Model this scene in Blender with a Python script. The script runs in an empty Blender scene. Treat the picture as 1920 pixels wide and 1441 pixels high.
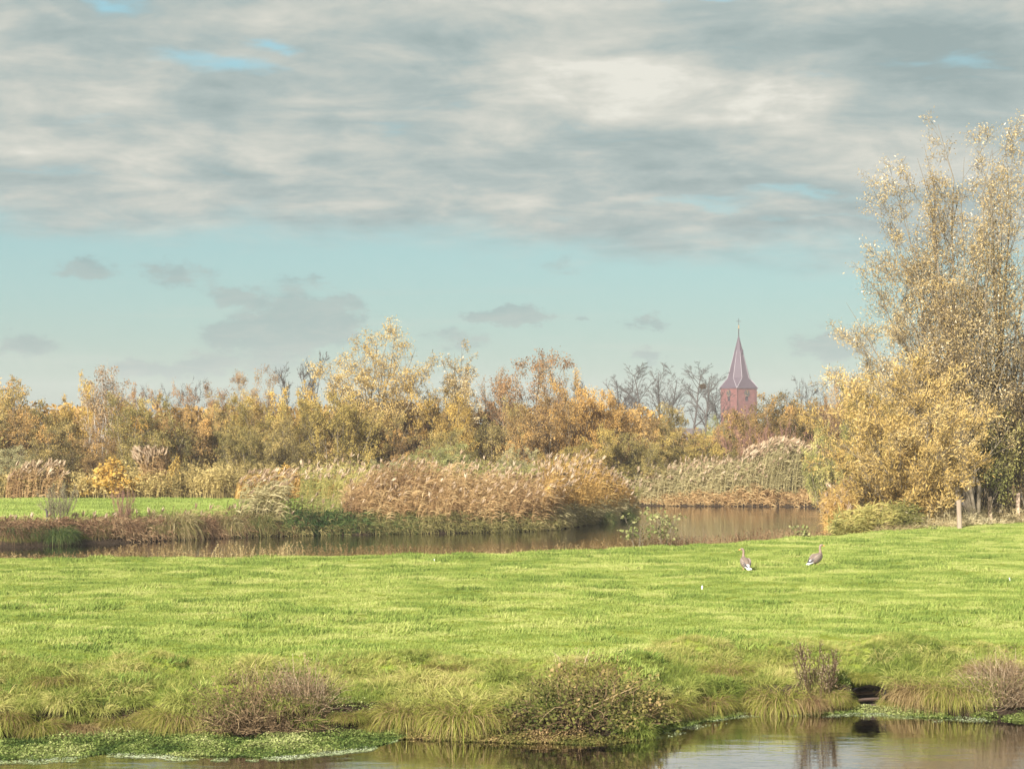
import bpy, math, random
import numpy as np
from mathutils import Vector, Matrix

R = math.radians
S = bpy.context.scene
C = S.collection
random.seed(3)

# ------------------------------------------------------------------ camera
F = 4000.0          # focal length in photo pixels (photo is 1920 wide)
HY = 815.0          # photo row of the horizon
CZ = 3.8            # eye height over the meadow
WZ = -0.8           # water level
cam_d = bpy.data.cameras.new('camera')
cam = bpy.data.objects.new('camera', cam_d)
C.objects.link(cam)
cam.location = (0, 0, CZ)
cam.rotation_euler = (R(90), 0, 0)
cam_d.sensor_width = 36
cam_d.lens = 36 * F / 1920
cam_d.shift_y = (HY - 720.5) / 1920
cam_d.clip_start = 0.5
cam_d.clip_end = 6000
S.camera = cam

EXPO = 1.6
S.view_settings.view_transform = 'Standard'
S.view_settings.look = 'None'
S.view_settings.exposure = EXPO
S.view_settings.gamma = 1
S.view_settings.use_curve_mapping = False
S.cycles.max_bounces = 6
S.cycles.diffuse_bounces = 3
S.cycles.glossy_bounces = 3
S.cycles.transmission_bounces = 4
S.cycles.volume_bounces = 0
S.cycles.transparent_max_bounces = 6
S.cycles.use_denoising = True

# ------------------------------------------------------------------ sun
SUN_EL, SUN_AZ = R(26), R(206)       # azimuth clockwise from +Y (the view): behind, to the left
sd = Vector((math.sin(SUN_AZ) * math.cos(SUN_EL), math.cos(SUN_AZ) * math.cos(SUN_EL), math.sin(SUN_EL)))
sun_d = bpy.data.lights.new('sun', 'SUN')
sun_d.energy = 4.8
sun_d.angle = R(0.6)
sun_d.color = (1.0, 0.95, 0.87)
sun = bpy.data.objects.new('sun', sun_d)
C.objects.link(sun)
sun.rotation_euler = sd.to_track_quat('Z', 'Y').to_euler()
sun.location = (-40, -40, 60)


def lin(r, g, b):
    f = lambda c: (c / 255 / 12.92) if c / 255 <= 0.04045 else ((c / 255 + 0.055) / 1.055) ** 2.4
    return (f(r), f(g), f(b))


# ------------------------------------------------------------------ node helper
class NT:
    def __init__(s, tree):
        s.t = tree
        s.n = tree.nodes
        s.l = tree.links

    def node(s, typ, **kw):
        n = s.n.new(typ)
        for k, v in kw.items():
            setattr(n, k, v)
        return n

    def put(s, sock, v):
        if isinstance(v, bpy.types.NodeSocket):
            s.l.new(v, sock)
        elif v is not None:
            if hasattr(sock, 'default_value'):
                try:
                    sock.default_value = v
                except Exception:
                    sock.default_value = (*v, 1.0)

    def m(s, op, a, b=None, c=None, clamp=False):
        n = s.node('ShaderNodeMath', operation=op, use_clamp=clamp)
        s.put(n.inputs[0], a)
        s.put(n.inputs[1], b)
        s.put(n.inputs[2], c)
        return n.outputs[0]

    def ss(s, x, lo, hi, a=0.0, b=1.0):
        n = s.node('ShaderNodeMapRange', interpolation_type='SMOOTHSTEP')
        s.put(n.inputs[0], x); s.put(n.inputs[1], lo); s.put(n.inputs[2], hi)
        s.put(n.inputs[3], a); s.put(n.inputs[4], b)
        return n.outputs[0]

    def mix(s, f, a, b, blend='MIX'):
        n = s.node('ShaderNodeMix', data_type='RGBA', blend_type=blend)
        s.put(n.inputs[0], f); s.put(n.inputs[6], a); s.put(n.inputs[7], b)
        return n.outputs[2]

    def vec(s, x, y, z):
        n = s.node('ShaderNodeCombineXYZ')
        s.put(n.inputs[0], x); s.put(n.inputs[1], y); s.put(n.inputs[2], z)
        return n.outputs[0]

    def noise(s, v, scale, detail=4, rough=0.5, dist=0.0, out=0, lac=2.0):
        n = s.node('ShaderNodeTexNoise')
        if v is not None:
            s.put(n.inputs['Vector'], v)
        s.put(n.inputs['Scale'], scale); s.put(n.inputs['Detail'], detail)
        s.put(n.inputs['Roughness'], rough); s.put(n.inputs['Distortion'], dist)
        s.put(n.inputs['Lacunarity'], lac)
        return n.outputs[out]

    def ramp(s, f, stops, mode='LINEAR'):
        n = s.node('ShaderNodeValToRGB')
        cr = n.color_ramp
        cr.interpolation = mode
        while len(cr.elements) < len(stops):
            cr.elements.new(0.5)
        for e, (p, c) in zip(cr.elements, stops):
            e.position = p
            e.color = (*c, 1)
        s.put(n.inputs[0], f)
        return n.outputs[0]


# ------------------------------------------------------------------ world: Nishita sky under broken cloud
world = bpy.data.worlds.new('World')
S.world = world
world.use_nodes = True
w = NT(world.node_tree)
w.n.clear()
STR = 0.10
sky = w.node('ShaderNodeTexSky', sky_type='NISHITA')
sky.sun_disc = False
sky.sun_elevation = SUN_EL
sky.sun_rotation = SUN_AZ
sky.altitude = 0
sky.air_density = 1.0
sky.dust_density = 1.2
sky.ozone_density = 1.5
tc = w.node('ShaderNodeTexCoord')
sep = w.node('ShaderNodeSeparateXYZ')
w.l.new(tc.outputs['Generated'], sep.inputs[0])
dx, dy, dz = sep.outputs
hor = w.m('SQRT', w.m('ADD', w.m('MULTIPLY', dx, dx), w.m('MULTIPLY', dy, dy)))
az = w.m('ARCTAN2', dx, dy)
el = w.m('DIVIDE', dz, w.m('MAXIMUM', hor, 0.001))
zz = w.m('ADD', w.m('MAXIMUM', dz, 0.0), 0.20)
cx = w.m('DIVIDE', dx, zz)
cy = w.m('DIVIDE', dy, zz)
cp = w.vec(cx, cy, 0.0)
zs = w.m('ADD', w.m('MAXIMUM', dz, 0.0), 0.075)
n_str = w.noise(w.vec(w.m('DIVIDE', dx, zs), w.m('DIVIDE', dy, zs), 5.0), 2.4, 11, 0.62, 0.5)
KS = 1.0 / (STR * 2 ** EXPO)


def wcol(r, g, b):
    c = lin(r, g, b)
    return (c[0] * KS, c[1] * KS, c[2] * KS)


n_mid = w.noise(cp, 3.0, 10, 0.56, 0.5)
n_fin = w.noise(w.vec(w.m('ADD', cx, 13.7), cy, 3.1), 8.0, 9, 0.6, 0.4)
n_w1 = w.m('SUBTRACT', w.noise(w.vec(cx, cy, 7.3), 4.0, 7, 0.58), 0.5)
n_w2 = w.m('SUBTRACT', w.noise(w.vec(cx, cy, 17.9), 4.0, 7, 0.58), 0.5)
n_w3 = w.m('SUBTRACT', w.noise(w.vec(w.m('MULTIPLY', az, 22.0), w.m('MULTIPLY', el, 40.0), 2.0), 1.0, 7, 0.6), 0.5)
azw = w.m('MULTIPLY_ADD', n_w1, 0.16, az)
elw = w.m('MULTIPLY_ADD', n_w2, 0.045, el)


def blob(px, py, rx, ry, warp=True, amp=1.0):
    a0, e0 = math.atan((px - 960) / F), (HY - py) / F
    u = w.m('DIVIDE', w.m('SUBTRACT', azw if warp else az, a0), rx / F)
    v = w.m('DIVIDE', w.m('SUBTRACT', elw if warp else el, e0), ry / F)
    q = w.m('ADD', w.m('MULTIPLY', u, u), w.m('MULTIPLY', v, v))
    return w.m('MULTIPLY', w.m('EXPONENT', w.m('MULTIPLY', q, -1.0)), amp)


def add(*a):
    r = a[0]
    for b in a[1:]:
        r = w.m('ADD', r, b)
    return r


# clear sky: Nishita, softened towards a pale grey-teal low down
nish = w.mix(1.0, sky.outputs[0], (0.62, 0.74, 0.66), 'MULTIPLY')
low = w.mix(w.ss(el, 0.0, 0.085), wcol(124, 145, 146), wcol(124, 163, 171))
high = w.mix(w.ss(el, 0.09, 0.2), wcol(124, 163, 171), wcol(140, 190, 202))
clear = w.mix(w.ss(el, 0.075, 0.11), low, high)
clear = w.mix(w.ss(el, 0.25, 0.6, 0.12, 0.6), clear, nish)
clear = w.mix(0.12, clear, nish)
# the stratocumulus deck and its far edge
edge_el = w.m('MULTIPLY_ADD', w.ss(az, -0.06, 0.06), -0.012, 0.0935)
deck = w.ss(w.m('SUBTRACT', w.m('MULTIPLY_ADD', n_w3, 0.012, elw), edge_el), -0.010, 0.015)
hole = add(blob(400, 140, 130, 26), blob(565, 96, 70, 16), blob(200, 12, 90, 18),
           blob(1300, 392, 210, 17, True, 1.0), blob(1330, 5, 120, 12),
           blob(1500, 362, 120, 14), blob(60, 330, 160, 10, True, .6), blob(180, 255, 120, 10, True, .6),
           blob(1480, 175, 80, 12, True, .5), blob(1620, 420, 150, 10, True, .6))
cover = w.m('SUBTRACT', w.m('ADD', w.ss(w.m('MULTIPLY_ADD', n_str, 0.6, w.m('MULTIPLY', n_mid, 0.4)), 0.30, 0.50), 0.35), w.m('MULTIPLY', hole, w.m('MULTIPLY_ADD', n_str, 2.6, -0.15)))
cover = w.m('MULTIPLY', w.ss(cover, -0.25, 1.0), deck)
# shading inside the deck: cream where the sun reaches it, grey where it is thick
lit = add(blob(1110, 170, 180, 75, True, 1.1), blob(1100, 120, 110, 50, True, .5), blob(120, 300, 330, 26, True, .6),
          blob(700, 240, 200, 70, True, .55), blob(560, 60, 220, 60, True, .5), blob(1390, 170, 60, 40, True, .8),
          blob(1400, 225, 110, 26, True, .8), blob(1760, 30, 130, 40, True, .5), blob(870, 365, 260, 20, True, .6),
          blob(1500, 295, 260, 30, True, .6), blob(60, 60, 160, 30, True, .5), blob(1010, 10, 140, 25, True, .6))
drk = add(blob(560, 205, 280, 45, True, .5), blob(720, 330, 420, 25, True, .3), blob(760, 60, 170, 40, True, .4), blob(1240, 280, 260, 45, True, .65), blob(1560, 95, 300, 60, True, .7),
          blob(1150, 350, 180, 20, True, .8), blob(420, 395, 560, 28, True, .35), blob(110, 100, 200, 35, True, .5),
          blob(1350, 450, 330, 30, True, .35), blob(1800, 200, 200, 90, True, .4), blob(950, 75, 200, 40, True, .3))
sh = add(w.m('MULTIPLY', w.m('SUBTRACT', n_mid, 0.5), 1.15), w.m('MULTIPLY', w.m('SUBTRACT', n_str, 0.5), 1.5), w.ss(el, .14, .09, 0.0, -.05), w.m('MULTIPLY', w.m('SUBTRACT', n_fin, 0.5), 1.15),
         w.m('MULTIPLY', lit, 0.34), w.m('MULTIPLY', drk, -0.36), 0.44)
ccol = w.ramp(sh, [(0.0, wcol(149, 168, 168)), (0.3, wcol(169, 184, 182)), (0.55, wcol(192, 198, 191)),
                   (0.8, wcol(211, 212, 202)), (1.0, wcol(229, 228, 217))])
col = w.mix(cover, clear, ccol)
# thin cirrus film low down and small grey cumulus shreds
film = w.m('MULTIPLY', w.ss(w.noise(w.vec(w.m('MULTIPLY', az, 5.0), w.m('MULTIPLY', el, 70.0), 0.0), 1.0, 5, 0.55), 0.5, 0.75), w.ss(el, 0.085, 0.05, 0.0, 0.55))
col = w.mix(film, col, wcol(190, 200, 190))
lw = w.vec(w.m('MULTIPLY', az, 46.0), w.m('MULTIPLY', el, 95.0), 0.0)
ln = w.noise(lw, 1.3, 8, 0.65, 0.3)
n_w4 = w.m('SUBTRACT', w.noise(w.vec(w.m('MULTIPLY', az, 60.0), w.m('MULTIPLY', el, 110.0), 4.0), 1.0, 8, 0.65), 0.5)
n_w5 = w.m('SUBTRACT', w.noise(w.vec(w.m('MULTIPLY', az, 60.0), w.m('MULTIPLY', el, 110.0), 9.0), 1.0, 8, 0.65), 0.5)
azs = w.m('MULTIPLY_ADD', n_w4, 0.045, az)


def puff(px, py, rx, ry, amp=1.0):
    a0, e0 = math.atan((px - 960) / F), (HY - py) / F
    u = w.m('DIVIDE', w.m('SUBTRACT', azs, a0), rx / F)
    v = w.m('DIVIDE', w.m('SUBTRACT', w.m('MULTIPLY_ADD', n_w5, 0.022, el), e0), ry / F)
    q = w.m('ADD', w.m('MULTIPLY', u, u), w.m('MULTIPLY', v, v))
    return w.m('MULTIPLY', w.m('EXPONENT', w.m('MULTIPLY', q, -1.0)), amp)


pf = add(puff(590, 600, 80, 42, 1.1), puff(500, 632, 100, 34, .8), puff(150, 508, 70, 24, .5), puff(330, 515, 70, 26, .45),
         puff(440, 560, 60, 25, .45), puff(985, 592, 60, 16, .6), puff(890, 596, 35, 12, .5), puff(1090, 598, 20, 10, .45),
         puff(1210, 605, 50, 14, .5), puff(1050, 500, 40, 25, .3), puff(1560, 650, 70, 35, .7), puff(1215, 665, 35, 14, .5),
         puff(40, 650, 60, 25, .5), puff(340, 690, 180, 22, .5), puff(860, 640, 70, 25, .4), puff(560, 530, 50, 16, .3))
pf = w.ss(w.m('MULTIPLY', pf, w.m('MULTIPLY_ADD', ln, 2.4, -0.2)), 0.14, 0.42)
pcol = w.mix(w.ss(n_fin, 0.4, 0.62), wcol(136, 158, 160), wcol(158, 170, 168))
col = w.mix(w.m('MULTIPLY', pf, 0.62), col, pcol)
col = w.mix(w.ss(el, -0.02, 0.0, 1.0, 0.0), col, wcol(120, 125, 110))
bg = w.node('ShaderNodeBackground')
w.l.new(col, bg.inputs[0])
bg.inputs[1].default_value = STR
wo = w.node('ShaderNodeOutputWorld')
w.l.new(bg.outputs[0], wo.inputs[0])
world.cycles.sampling_method = 'MANUAL'
world.cycles.sample_map_resolution = 1024


# ------------------------------------------------------------------ materials
def new_mat(name):
    mt = bpy.data.materials.new(name)
    mt.use_nodes = True
    t = NT(mt.node_tree)
    t.n.clear()
    out = t.node('ShaderNodeOutputMaterial')
    return mt, t, out


def leaf_mat(name, stops, transl=0.45, inst=False, rough=0.55, spec=0.0):
    mt, t, out = new_mat(name)
    at = t.node('ShaderNodeAttribute', attribute_name='tint', attribute_type='GEOMETRY')
    f = at.outputs['Fac']
    if inst:
        ai = t.node('ShaderNodeAttribute', attribute_name='itint', attribute_type='INSTANCER')
        f = t.m('ADD', t.m('MULTIPLY', f, 0.45), t.m('MULTIPLY', ai.outputs['Fac'], 0.55))
    n = len(stops)
    col = t.ramp(f, [(i / (n - 1), c) for i, c in enumerate(stops)])
    d = t.node('ShaderNodeBsdfDiffuse')
    t.l.new(col, d.inputs[0])
    tr = t.node('ShaderNodeBsdfTranslucent')
    t.l.new(col, tr.inputs[0])
    mx = t.node('ShaderNodeMixShader')
    mx.inputs[0].default_value = transl
    t.l.new(d.outputs[0], mx.inputs[1])
    t.l.new(tr.outputs[0], mx.inputs[2])
    o = mx.outputs[0]
    if spec:
        g = t.node('ShaderNodeBsdfGlossy')
        g.inputs['Roughness'].default_value = rough
        g.inputs[0].default_value = (1, 1, 1, 1)
        m2 = t.node('ShaderNodeMixShader')
        m2.inputs[0].default_value = spec
        t.l.new(o, m2.inputs[1]); t.l.new(g.outputs[0], m2.inputs[2])
        o = m2.outputs[0]
    t.l.new(o, out.inputs[0])
    return mt


def solid_mat(name, c1, c2, scale=6, rough=0.8, bump=0.0, stretch=(1, 1, 1)):
    mt, t, out = new_mat(name)
    tc = t.node('ShaderNodeTexCoord')
    mp = t.node('ShaderNodeMapping')
    t.l.new(tc.outputs['Object'], mp.inputs[0])
    mp.inputs['Scale'].default_value = stretch
    nz = t.noise(mp.outputs[0], scale, 5, 0.6)
    col = t.ramp(nz, [(0.3, c1), (0.7, c2)])
    p = t.node('ShaderNodeBsdfPrincipled')
    t.l.new(col, p.inputs['Base Color'])
    p.inputs['Roughness'].default_value = rough
    if bump:
        b = t.node('ShaderNodeBump')
        b.inputs['Strength'].default_value = bump
        b.inputs['Distance'].default_value = 0.02
        t.l.new(nz, b.inputs['Height'])
        t.l.new(b.outputs[0], p.inputs['Normal'])
    t.l.new(p.outputs[0], out.inputs[0])
    return mt


M = {}
M['bark'] = solid_mat('grey_brown_bark', (0.085, 0.065, 0.04), (0.19, 0.155, 0.10), 8, 0.9, 0.4, (1, 1, 0.25))
M['bark_far'] = solid_mat('dark_bark', (0.03, 0.025, 0.022), (0.075, 0.06, 0.05), 5, 0.9)
M['bark_birch'] = solid_mat('pale_bark', (0.20, 0.17, 0.13), (0.45, 0.42, 0.36), 5, 0.8)
M['twig_red'] = solid_mat('reddish_twigs', (0.12, 0.06, 0.045), (0.22, 0.115, 0.08), 4, 0.8)
M['olive'] = leaf_mat('olive_leaves', [(0.121, 0.100, 0.039), (0.243, 0.194, 0.072), (0.392, 0.300, 0.110), (0.594, 0.425, 0.154)])
M['olive_green'] = leaf_mat('olive_green_leaves', [(0.112, 0.100, 0.036), (0.231, 0.194, 0.066), (0.378, 0.300, 0.105), (0.588, 0.425, 0.154)])
M['brown'] = leaf_mat('brown_leaves', [(0.136, 0.084, 0.036), (0.271, 0.176, 0.071), (0.446, 0.288, 0.107), (0.698, 0.428, 0.143)])
M['yellow'] = leaf_mat('yellow_leaves', [(0.198, 0.131, 0.045), (0.396, 0.273, 0.080), (0.572, 0.389, 0.100), (0.682, 0.493, 0.160)])
M['orange'] = leaf_mat('orange_leaves', [(0.231, 0.138, 0.055), (0.420, 0.259, 0.088), (0.588, 0.363, 0.110), (0.693, 0.484, 0.176)])
M['bright_orange'] = leaf_mat('bright_orange_leaves', [(0.34, 0.20, 0.055), (0.50, 0.31, 0.075), (0.62, 0.40, 0.10), (0.68, 0.48, 0.16)])
M['rust'] = leaf_mat('rust_leaves', [(0.13, 0.075, 0.042), (0.24, 0.14, 0.07), (0.37, 0.215, 0.10), (0.49, 0.32, 0.15)])
M['yellow_olive'] = leaf_mat('yellow_olive_leaves', [(0.144, 0.118, 0.040), (0.288, 0.224, 0.070), (0.444, 0.336, 0.100), (0.624, 0.459, 0.150)])
M['willow_pale'] = leaf_mat('pale_willow_leaves', [(0.25, 0.175, 0.07), (0.42, 0.30, 0.12), (0.54, 0.405, 0.18), (0.60, 0.48, 0.27)], 0.4, False, 0.4, 0.03)
M['willow_gold'] = leaf_mat('gold_willow_leaves', [(0.24, 0.165, 0.06), (0.42, 0.29, 0.095), (0.55, 0.395, 0.15), (0.61, 0.48, 0.235)], 0.35)
M['willow_green'] = leaf_mat('green_willow_leaves', [(0.112, 0.118, 0.036), (0.244, 0.234, 0.072), (0.413, 0.360, 0.126), (0.675, 0.558, 0.234)], 0.3)
M['silver'] = leaf_mat('silver_green_leaves', [(0.168, 0.156, 0.072), (0.300, 0.276, 0.132), (0.432, 0.396, 0.204), (0.576, 0.528, 0.300)])
M['pale_green'] = leaf_mat('pale_green_leaves', [(0.172, 0.172, 0.069), (0.287, 0.287, 0.103), (0.414, 0.414, 0.161), (0.517, 0.483, 0.207)])
M['dark_olive'] = leaf_mat('dark_olive_leaves', [(0.078, 0.064, 0.026), (0.166, 0.126, 0.046), (0.293, 0.198, 0.075), (0.507, 0.306, 0.116)])
M['pink_brown'] = leaf_mat('pink_brown_leaves', [(0.16, 0.105, 0.06), (0.28, 0.18, 0.10), (0.41, 0.275, 0.14), (0.52, 0.38, 0.20)])
M['grass'] = leaf_mat('meadow_grass_blades', [(0.075, 0.125, 0.028), (0.188, 0.25, 0.052), (0.32, 0.36, 0.095), (0.48, 0.46, 0.19)], 0.35, True)
M['grass_far'] = leaf_mat('far_meadow_blades', [(0.12, 0.17, 0.04), (0.21, 0.27, 0.06), (0.29, 0.35, 0.09), (0.37, 0.39, 0.12)], 0.35, True)
M['bank_grass'] = leaf_mat('bank_grass_blades', [(0.06, 0.095, 0.02), (0.17, 0.21, 0.042), (0.34, 0.335, 0.095), (0.52, 0.43, 0.19)], 0.35, True)
M['straw'] = leaf_mat('straw_blades', [(0.20, 0.15, 0.075), (0.36, 0.28, 0.14), (0.50, 0.41, 0.22), (0.62, 0.54, 0.33)])
M['tussock'] = leaf_mat('tussock_blades', [(0.08, 0.12, 0.018), (0.18, 0.21, 0.035), (0.33, 0.31, 0.075), (0.47, 0.39, 0.15)])
M['tussock_dry'] = leaf_mat('dry_tussock_blades', [(0.11, 0.075, 0.035), (0.23, 0.16, 0.075), (0.38, 0.28, 0.13), (0.50, 0.40, 0.20)])
M['sedge'] = leaf_mat('dark_sedge_blades', [(0.022, 0.045, 0.014), (0.055, 0.095, 0.03), (0.12, 0.16, 0.05), (0.28, 0.26, 0.10)], 0.5)
M['rust_blade'] = leaf_mat('rust_blades', [(0.06, 0.035, 0.02), (0.15, 0.085, 0.048), (0.26, 0.16, 0.09), (0.38, 0.27, 0.15)])
M['olive_blade'] = leaf_mat('olive_blades', [(0.07, 0.07, 0.025), (0.15, 0.14, 0.05), (0.27, 0.23, 0.09), (0.40, 0.33, 0.15)])
M['reed_brown'] = leaf_mat('brown_reed_blades', [(0.18, 0.11, 0.055), (0.33, 0.21, 0.10), (0.47, 0.32, 0.155), (0.58, 0.44, 0.23)], 0.5)
M['reed_gold'] = leaf_mat('golden_reed_blades', [(0.200, 0.120, 0.045), (0.357, 0.220, 0.070), (0.525, 0.330, 0.110), (0.630, 0.460, 0.190)], 0.5)
M['reed_green'] = leaf_mat('green_reed_blades', [(0.15, 0.135, 0.065), (0.27, 0.235, 0.115), (0.39, 0.335, 0.17), (0.52, 0.445, 0.25)], 0.5)
M['reed_fresh'] = leaf_mat('fresh_reed_blades', [(0.15, 0.15, 0.05), (0.28, 0.265, 0.085), (0.42, 0.37, 0.125), (0.56, 0.46, 0.17)], 0.5)
M['plume'] = leaf_mat('reed_plumes', [(0.22, 0.145, 0.09), (0.34, 0.24, 0.15), (0.46, 0.345, 0.225), (0.56, 0.45, 0.32)], 0.4)
M['weed'] = leaf_mat('edge_weeds', [(0.13, 0.085, 0.04), (0.25, 0.17, 0.08), (0.37, 0.27, 0.13), (0.50, 0.40, 0.21)])
M['herb'] = leaf_mat('tall_herbs', [(0.18, 0.145, 0.06), (0.33, 0.255, 0.10), (0.46, 0.355, 0.14), (0.58, 0.46, 0.20)], 0.5)
M['dead'] = leaf_mat('dead_stems', [(0.035, 0.024, 0.014), (0.095, 0.064, 0.036), (0.185, 0.125, 0.068), (0.34, 0.25, 0.14)], 0.15)
M['dead_pink'] = leaf_mat('dead_pink_stems', [(0.09, 0.06, 0.036), (0.18, 0.125, 0.075), (0.29, 0.215, 0.135), (0.43, 0.345, 0.235)], 0.2)
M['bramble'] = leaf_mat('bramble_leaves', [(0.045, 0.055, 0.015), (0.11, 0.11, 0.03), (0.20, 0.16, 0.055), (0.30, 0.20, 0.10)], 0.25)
M['cress'] = leaf_mat('watercress_leaves', [(0.035, 0.06, 0.016), (0.10, 0.14, 0.034), (0.21, 0.25, 0.07), (0.37, 0.38, 0.16)], 0.3)
M['duckweed'] = leaf_mat('duckweed_leaves', [(0.18, 0.25, 0.09), (0.28, 0.34, 0.15), (0.40, 0.45, 0.26), (0.55, 0.58, 0.42)], 0.2)
M['alder'] = leaf_mat('broad_green_leaves', [(0.05, 0.075, 0.022), (0.11, 0.135, 0.04), (0.20, 0.215, 0.075), (0.33, 0.31, 0.14)], 0.35)


# ------------------------------------------------------------------ numpy mesh helpers
def mesh_from(name, V, Q, mat=None, tint=None, midx=None, mats=None, smooth=False):
    V = np.asarray(V, np.float32).reshape(-1, 3)
    Q = np.asarray(Q, np.int32)
    k = Q.shape[1]
    me = bpy.data.meshes.new(name)
    me.vertices.add(len(V))
    me.vertices.foreach_set('co', V.ravel())
    me.loops.add(Q.size)
    me.loops.foreach_set('vertex_index', Q.ravel())
    me.polygons.add(len(Q))
    me.polygons.foreach_set('loop_start', np.arange(0, Q.size, k, dtype=np.int32))
    if mats:
        for m_ in mats:
            me.materials.append(m_)
    elif mat:
        me.materials.append(mat)
    if midx is not None:
        me.polygons.foreach_set('material_index', np.asarray(midx, np.int32))
    if smooth:
        me.polygons.foreach_set('use_smooth', np.ones(len(Q), bool))
    if tint is not None:
        a = me.attributes.new('tint', 'FLOAT', 'FACE')
        a.data.foreach_set('value', np.clip(np.asarray(tint, np.float32), 0.0, 1.0))
    me.update(calc_edges=True)
    return me


def link(name, data, parent=None, loc=(0, 0, 0), rz=0.0, sc=None):
    o = bpy.data.objects.new(name, data)
    C.objects.link(o)
    o.location = loc
    o.rotation_euler = (0, 0, rz)
    if sc is not None:
        o.scale = sc
    if parent:
        o.parent = parent
    return o


def tag(o, label=None, cat=None, group=None, kind=None):
    if label: o['label'] = label
    if cat: o['category'] = cat
    if group: o['group'] = group
    if kind: o['kind'] = kind
    return o


def thing(name, label, cat, loc=(0, 0, 0), rz=0.0, group=None, sc=None):
    o = link(name, None, None, loc, rz, sc)
    o.empty_display_size = 0.3
    return tag(o, label, cat, group)


def unit(v):
    return v / np.maximum(np.linalg.norm(v, axis=-1, keepdims=True), 1e-9)


def rdir(g, n, zmin=-1.0, zmax=1.0):
    z = g.uniform(zmin, zmax, n)
    a = g.uniform(0, 2 * np.pi, n)
    s = np.sqrt(np.maximum(0, 1 - z * z))
    return np.stack([s * np.cos(a), s * np.sin(a), z], 1)


_lat = np.random.default_rng(99).random((256, 256))


def vnoise(x, y):
    xi = np.floor(x).astype(int); yi = np.floor(y).astype(int)
    fx = x - xi; fy = y - yi
    fx = fx * fx * (3 - 2 * fx); fy = fy * fy * (3 - 2 * fy)
    a = _lat[xi & 255, yi & 255]; b = _lat[(xi + 1) & 255, yi & 255]
    c = _lat[xi & 255, (yi + 1) & 255]; d = _lat[(xi + 1) & 255, (yi + 1) & 255]
    return a * (1 - fx) * (1 - fy) + b * fx * (1 - fy) + c * (1 - fx) * fy + d * fx * fy


def fbm(x, y, o=4):
    s = 0; a = 0.5; t = 0
    for i in range(o):
        s = s + a * vnoise(x + 17.3 * i, y + 9.1 * i); t += a
        x = x * 2.03; y = y * 2.03; a *= 0.5
    return s / t


def tubes(pts, rad, k):
    """pts [N,n,3], rad [N,n] -> open tubes with k sides"""
    N, n, _ = pts.shape
    T = unit(np.gradient(pts, axis=1))
    ref = np.where(np.abs(T[:, :1, 2:3]) > 0.9, np.array([[[1.0, 0, 0]]]), np.array([[[0, 0, 1.0]]]))
    ref = np.broadcast_to(ref, T.shape)
    A = unit(np.cross(T, ref))
    B = np.cross(T, A)
    ang = np.arange(k) * 2 * np.pi / k
    V = pts[:, :, None, :] + rad[:, :, None, None] * (np.cos(ang)[None, None, :, None] * A[:, :, None, :] + np.sin(ang)[None, None, :, None] * B[:, :, None, :])
    base = (np.arange(N) * n * k)[:, None, None]
    i = np.arange(n - 1)[None, :, None] * k
    j = np.arange(k)[None, None, :]
    j2 = (j + 1) % k
    Q = np.stack([base + i + j, base + i + j2, base + i + k + j2, base + i + k + j], -1).reshape(-1, 4)
    return V.reshape(-1, 3), Q


def strips(pts, wid, side):
    """flat ribbons: pts [N,n,3], wid [N,n], side [N,3] -> quads"""
    N, n, _ = pts.shape
    L = pts - side[:, None, :] * wid[:, :, None] / 2
    Rr = pts + side[:, None, :] * wid[:, :, None] / 2
    V = np.stack([L, Rr], 2).reshape(-1, 3)
    b = (np.arange(N) * n * 2)[:, None]
    i = np.arange(n - 1)[None, :] * 2
    Q = np.stack([b + i, b + i + 1, b + i + 3, b + i + 2], -1).reshape(-1, 4)
    return V, Q


def rhombs(c, a, b, L, W):
    """leaf faces: centre, long axis, side axis, length, width"""
    L = np.asarray(L)[:, None]; W = np.asarray(W)[:, None]
    V = np.stack([c - a * L / 2, c + b * W / 2 - a * L * 0.05, c + a * L / 2, c - b * W / 2 - a * L * 0.05], 1).reshape(-1, 3)
    Q = np.arange(len(c) * 4).reshape(-1, 4)
    return V, Q


class Acc:
    def __init__(s):
        s.V = []; s.Q = []; s.t = []; s.m = []; s.n = 0

    def add(s, VQ, tint=0.5, m=0):
        V, Q = VQ
        s.V.append(V); s.Q.append(Q + s.n); s.n += len(V)
        s.t.append(np.broadcast_to(np.asarray(tint, float), (len(Q),)).copy())
        s.m.append(np.full(len(Q), m))

    def mesh(s, name, mats, smooth=False):
        return mesh_from(name, np.concatenate(s.V), np.concatenate(s.Q), None, np.concatenate(s.t), np.concatenate(s.m), mats, smooth)


def PX(px, d):
    return (px - 960) / F * d


def D_AT(py, z=0.0):
    return (CZ - z) * F / (py - HY)


# ------------------------------------------------------------------ terrain
pond_px = [(-900, 1420), (-200, 1396), (0, 1386), (120, 1378), (250, 1374), (480, 1384), (640, 1376), (745, 1374), (850, 1380), (960, 1386), (1100, 1387), (1200, 1382),
           (1245, 1356), (1320, 1340), (1400, 1331), (1500, 1334), (1600, 1331), (1700, 1333), (1800, 1340), (1920, 1344), (2150, 1350), (2900, 1358)]
cress_px = [(-900, 1470), (-200, 1440), (0, 1431), (250, 1414), (400, 1421), (480, 1423), (560, 1420), (640, 1412), (700, 1402), (745, 1388), (760, 1384), (850, 1388), (960, 1394), (1100, 1395), (1200, 1389),
            (1245, 1372), (1320, 1355), (1400, 1338), (1430, 1335), (1560, 1339), (1620, 1338), (1650, 1337), (1700, 1342), (1800, 1347), (1920, 1352), (2150, 1358)]
pond_d = np.array([D_AT(y, WZ) for _, y in pond_px])
pond_x = np.array([PX(p, d) for (p, _), d in zip(pond_px, pond_d)])


def y_near(x):
    return np.interp(x, pond_x, pond_d)


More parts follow.
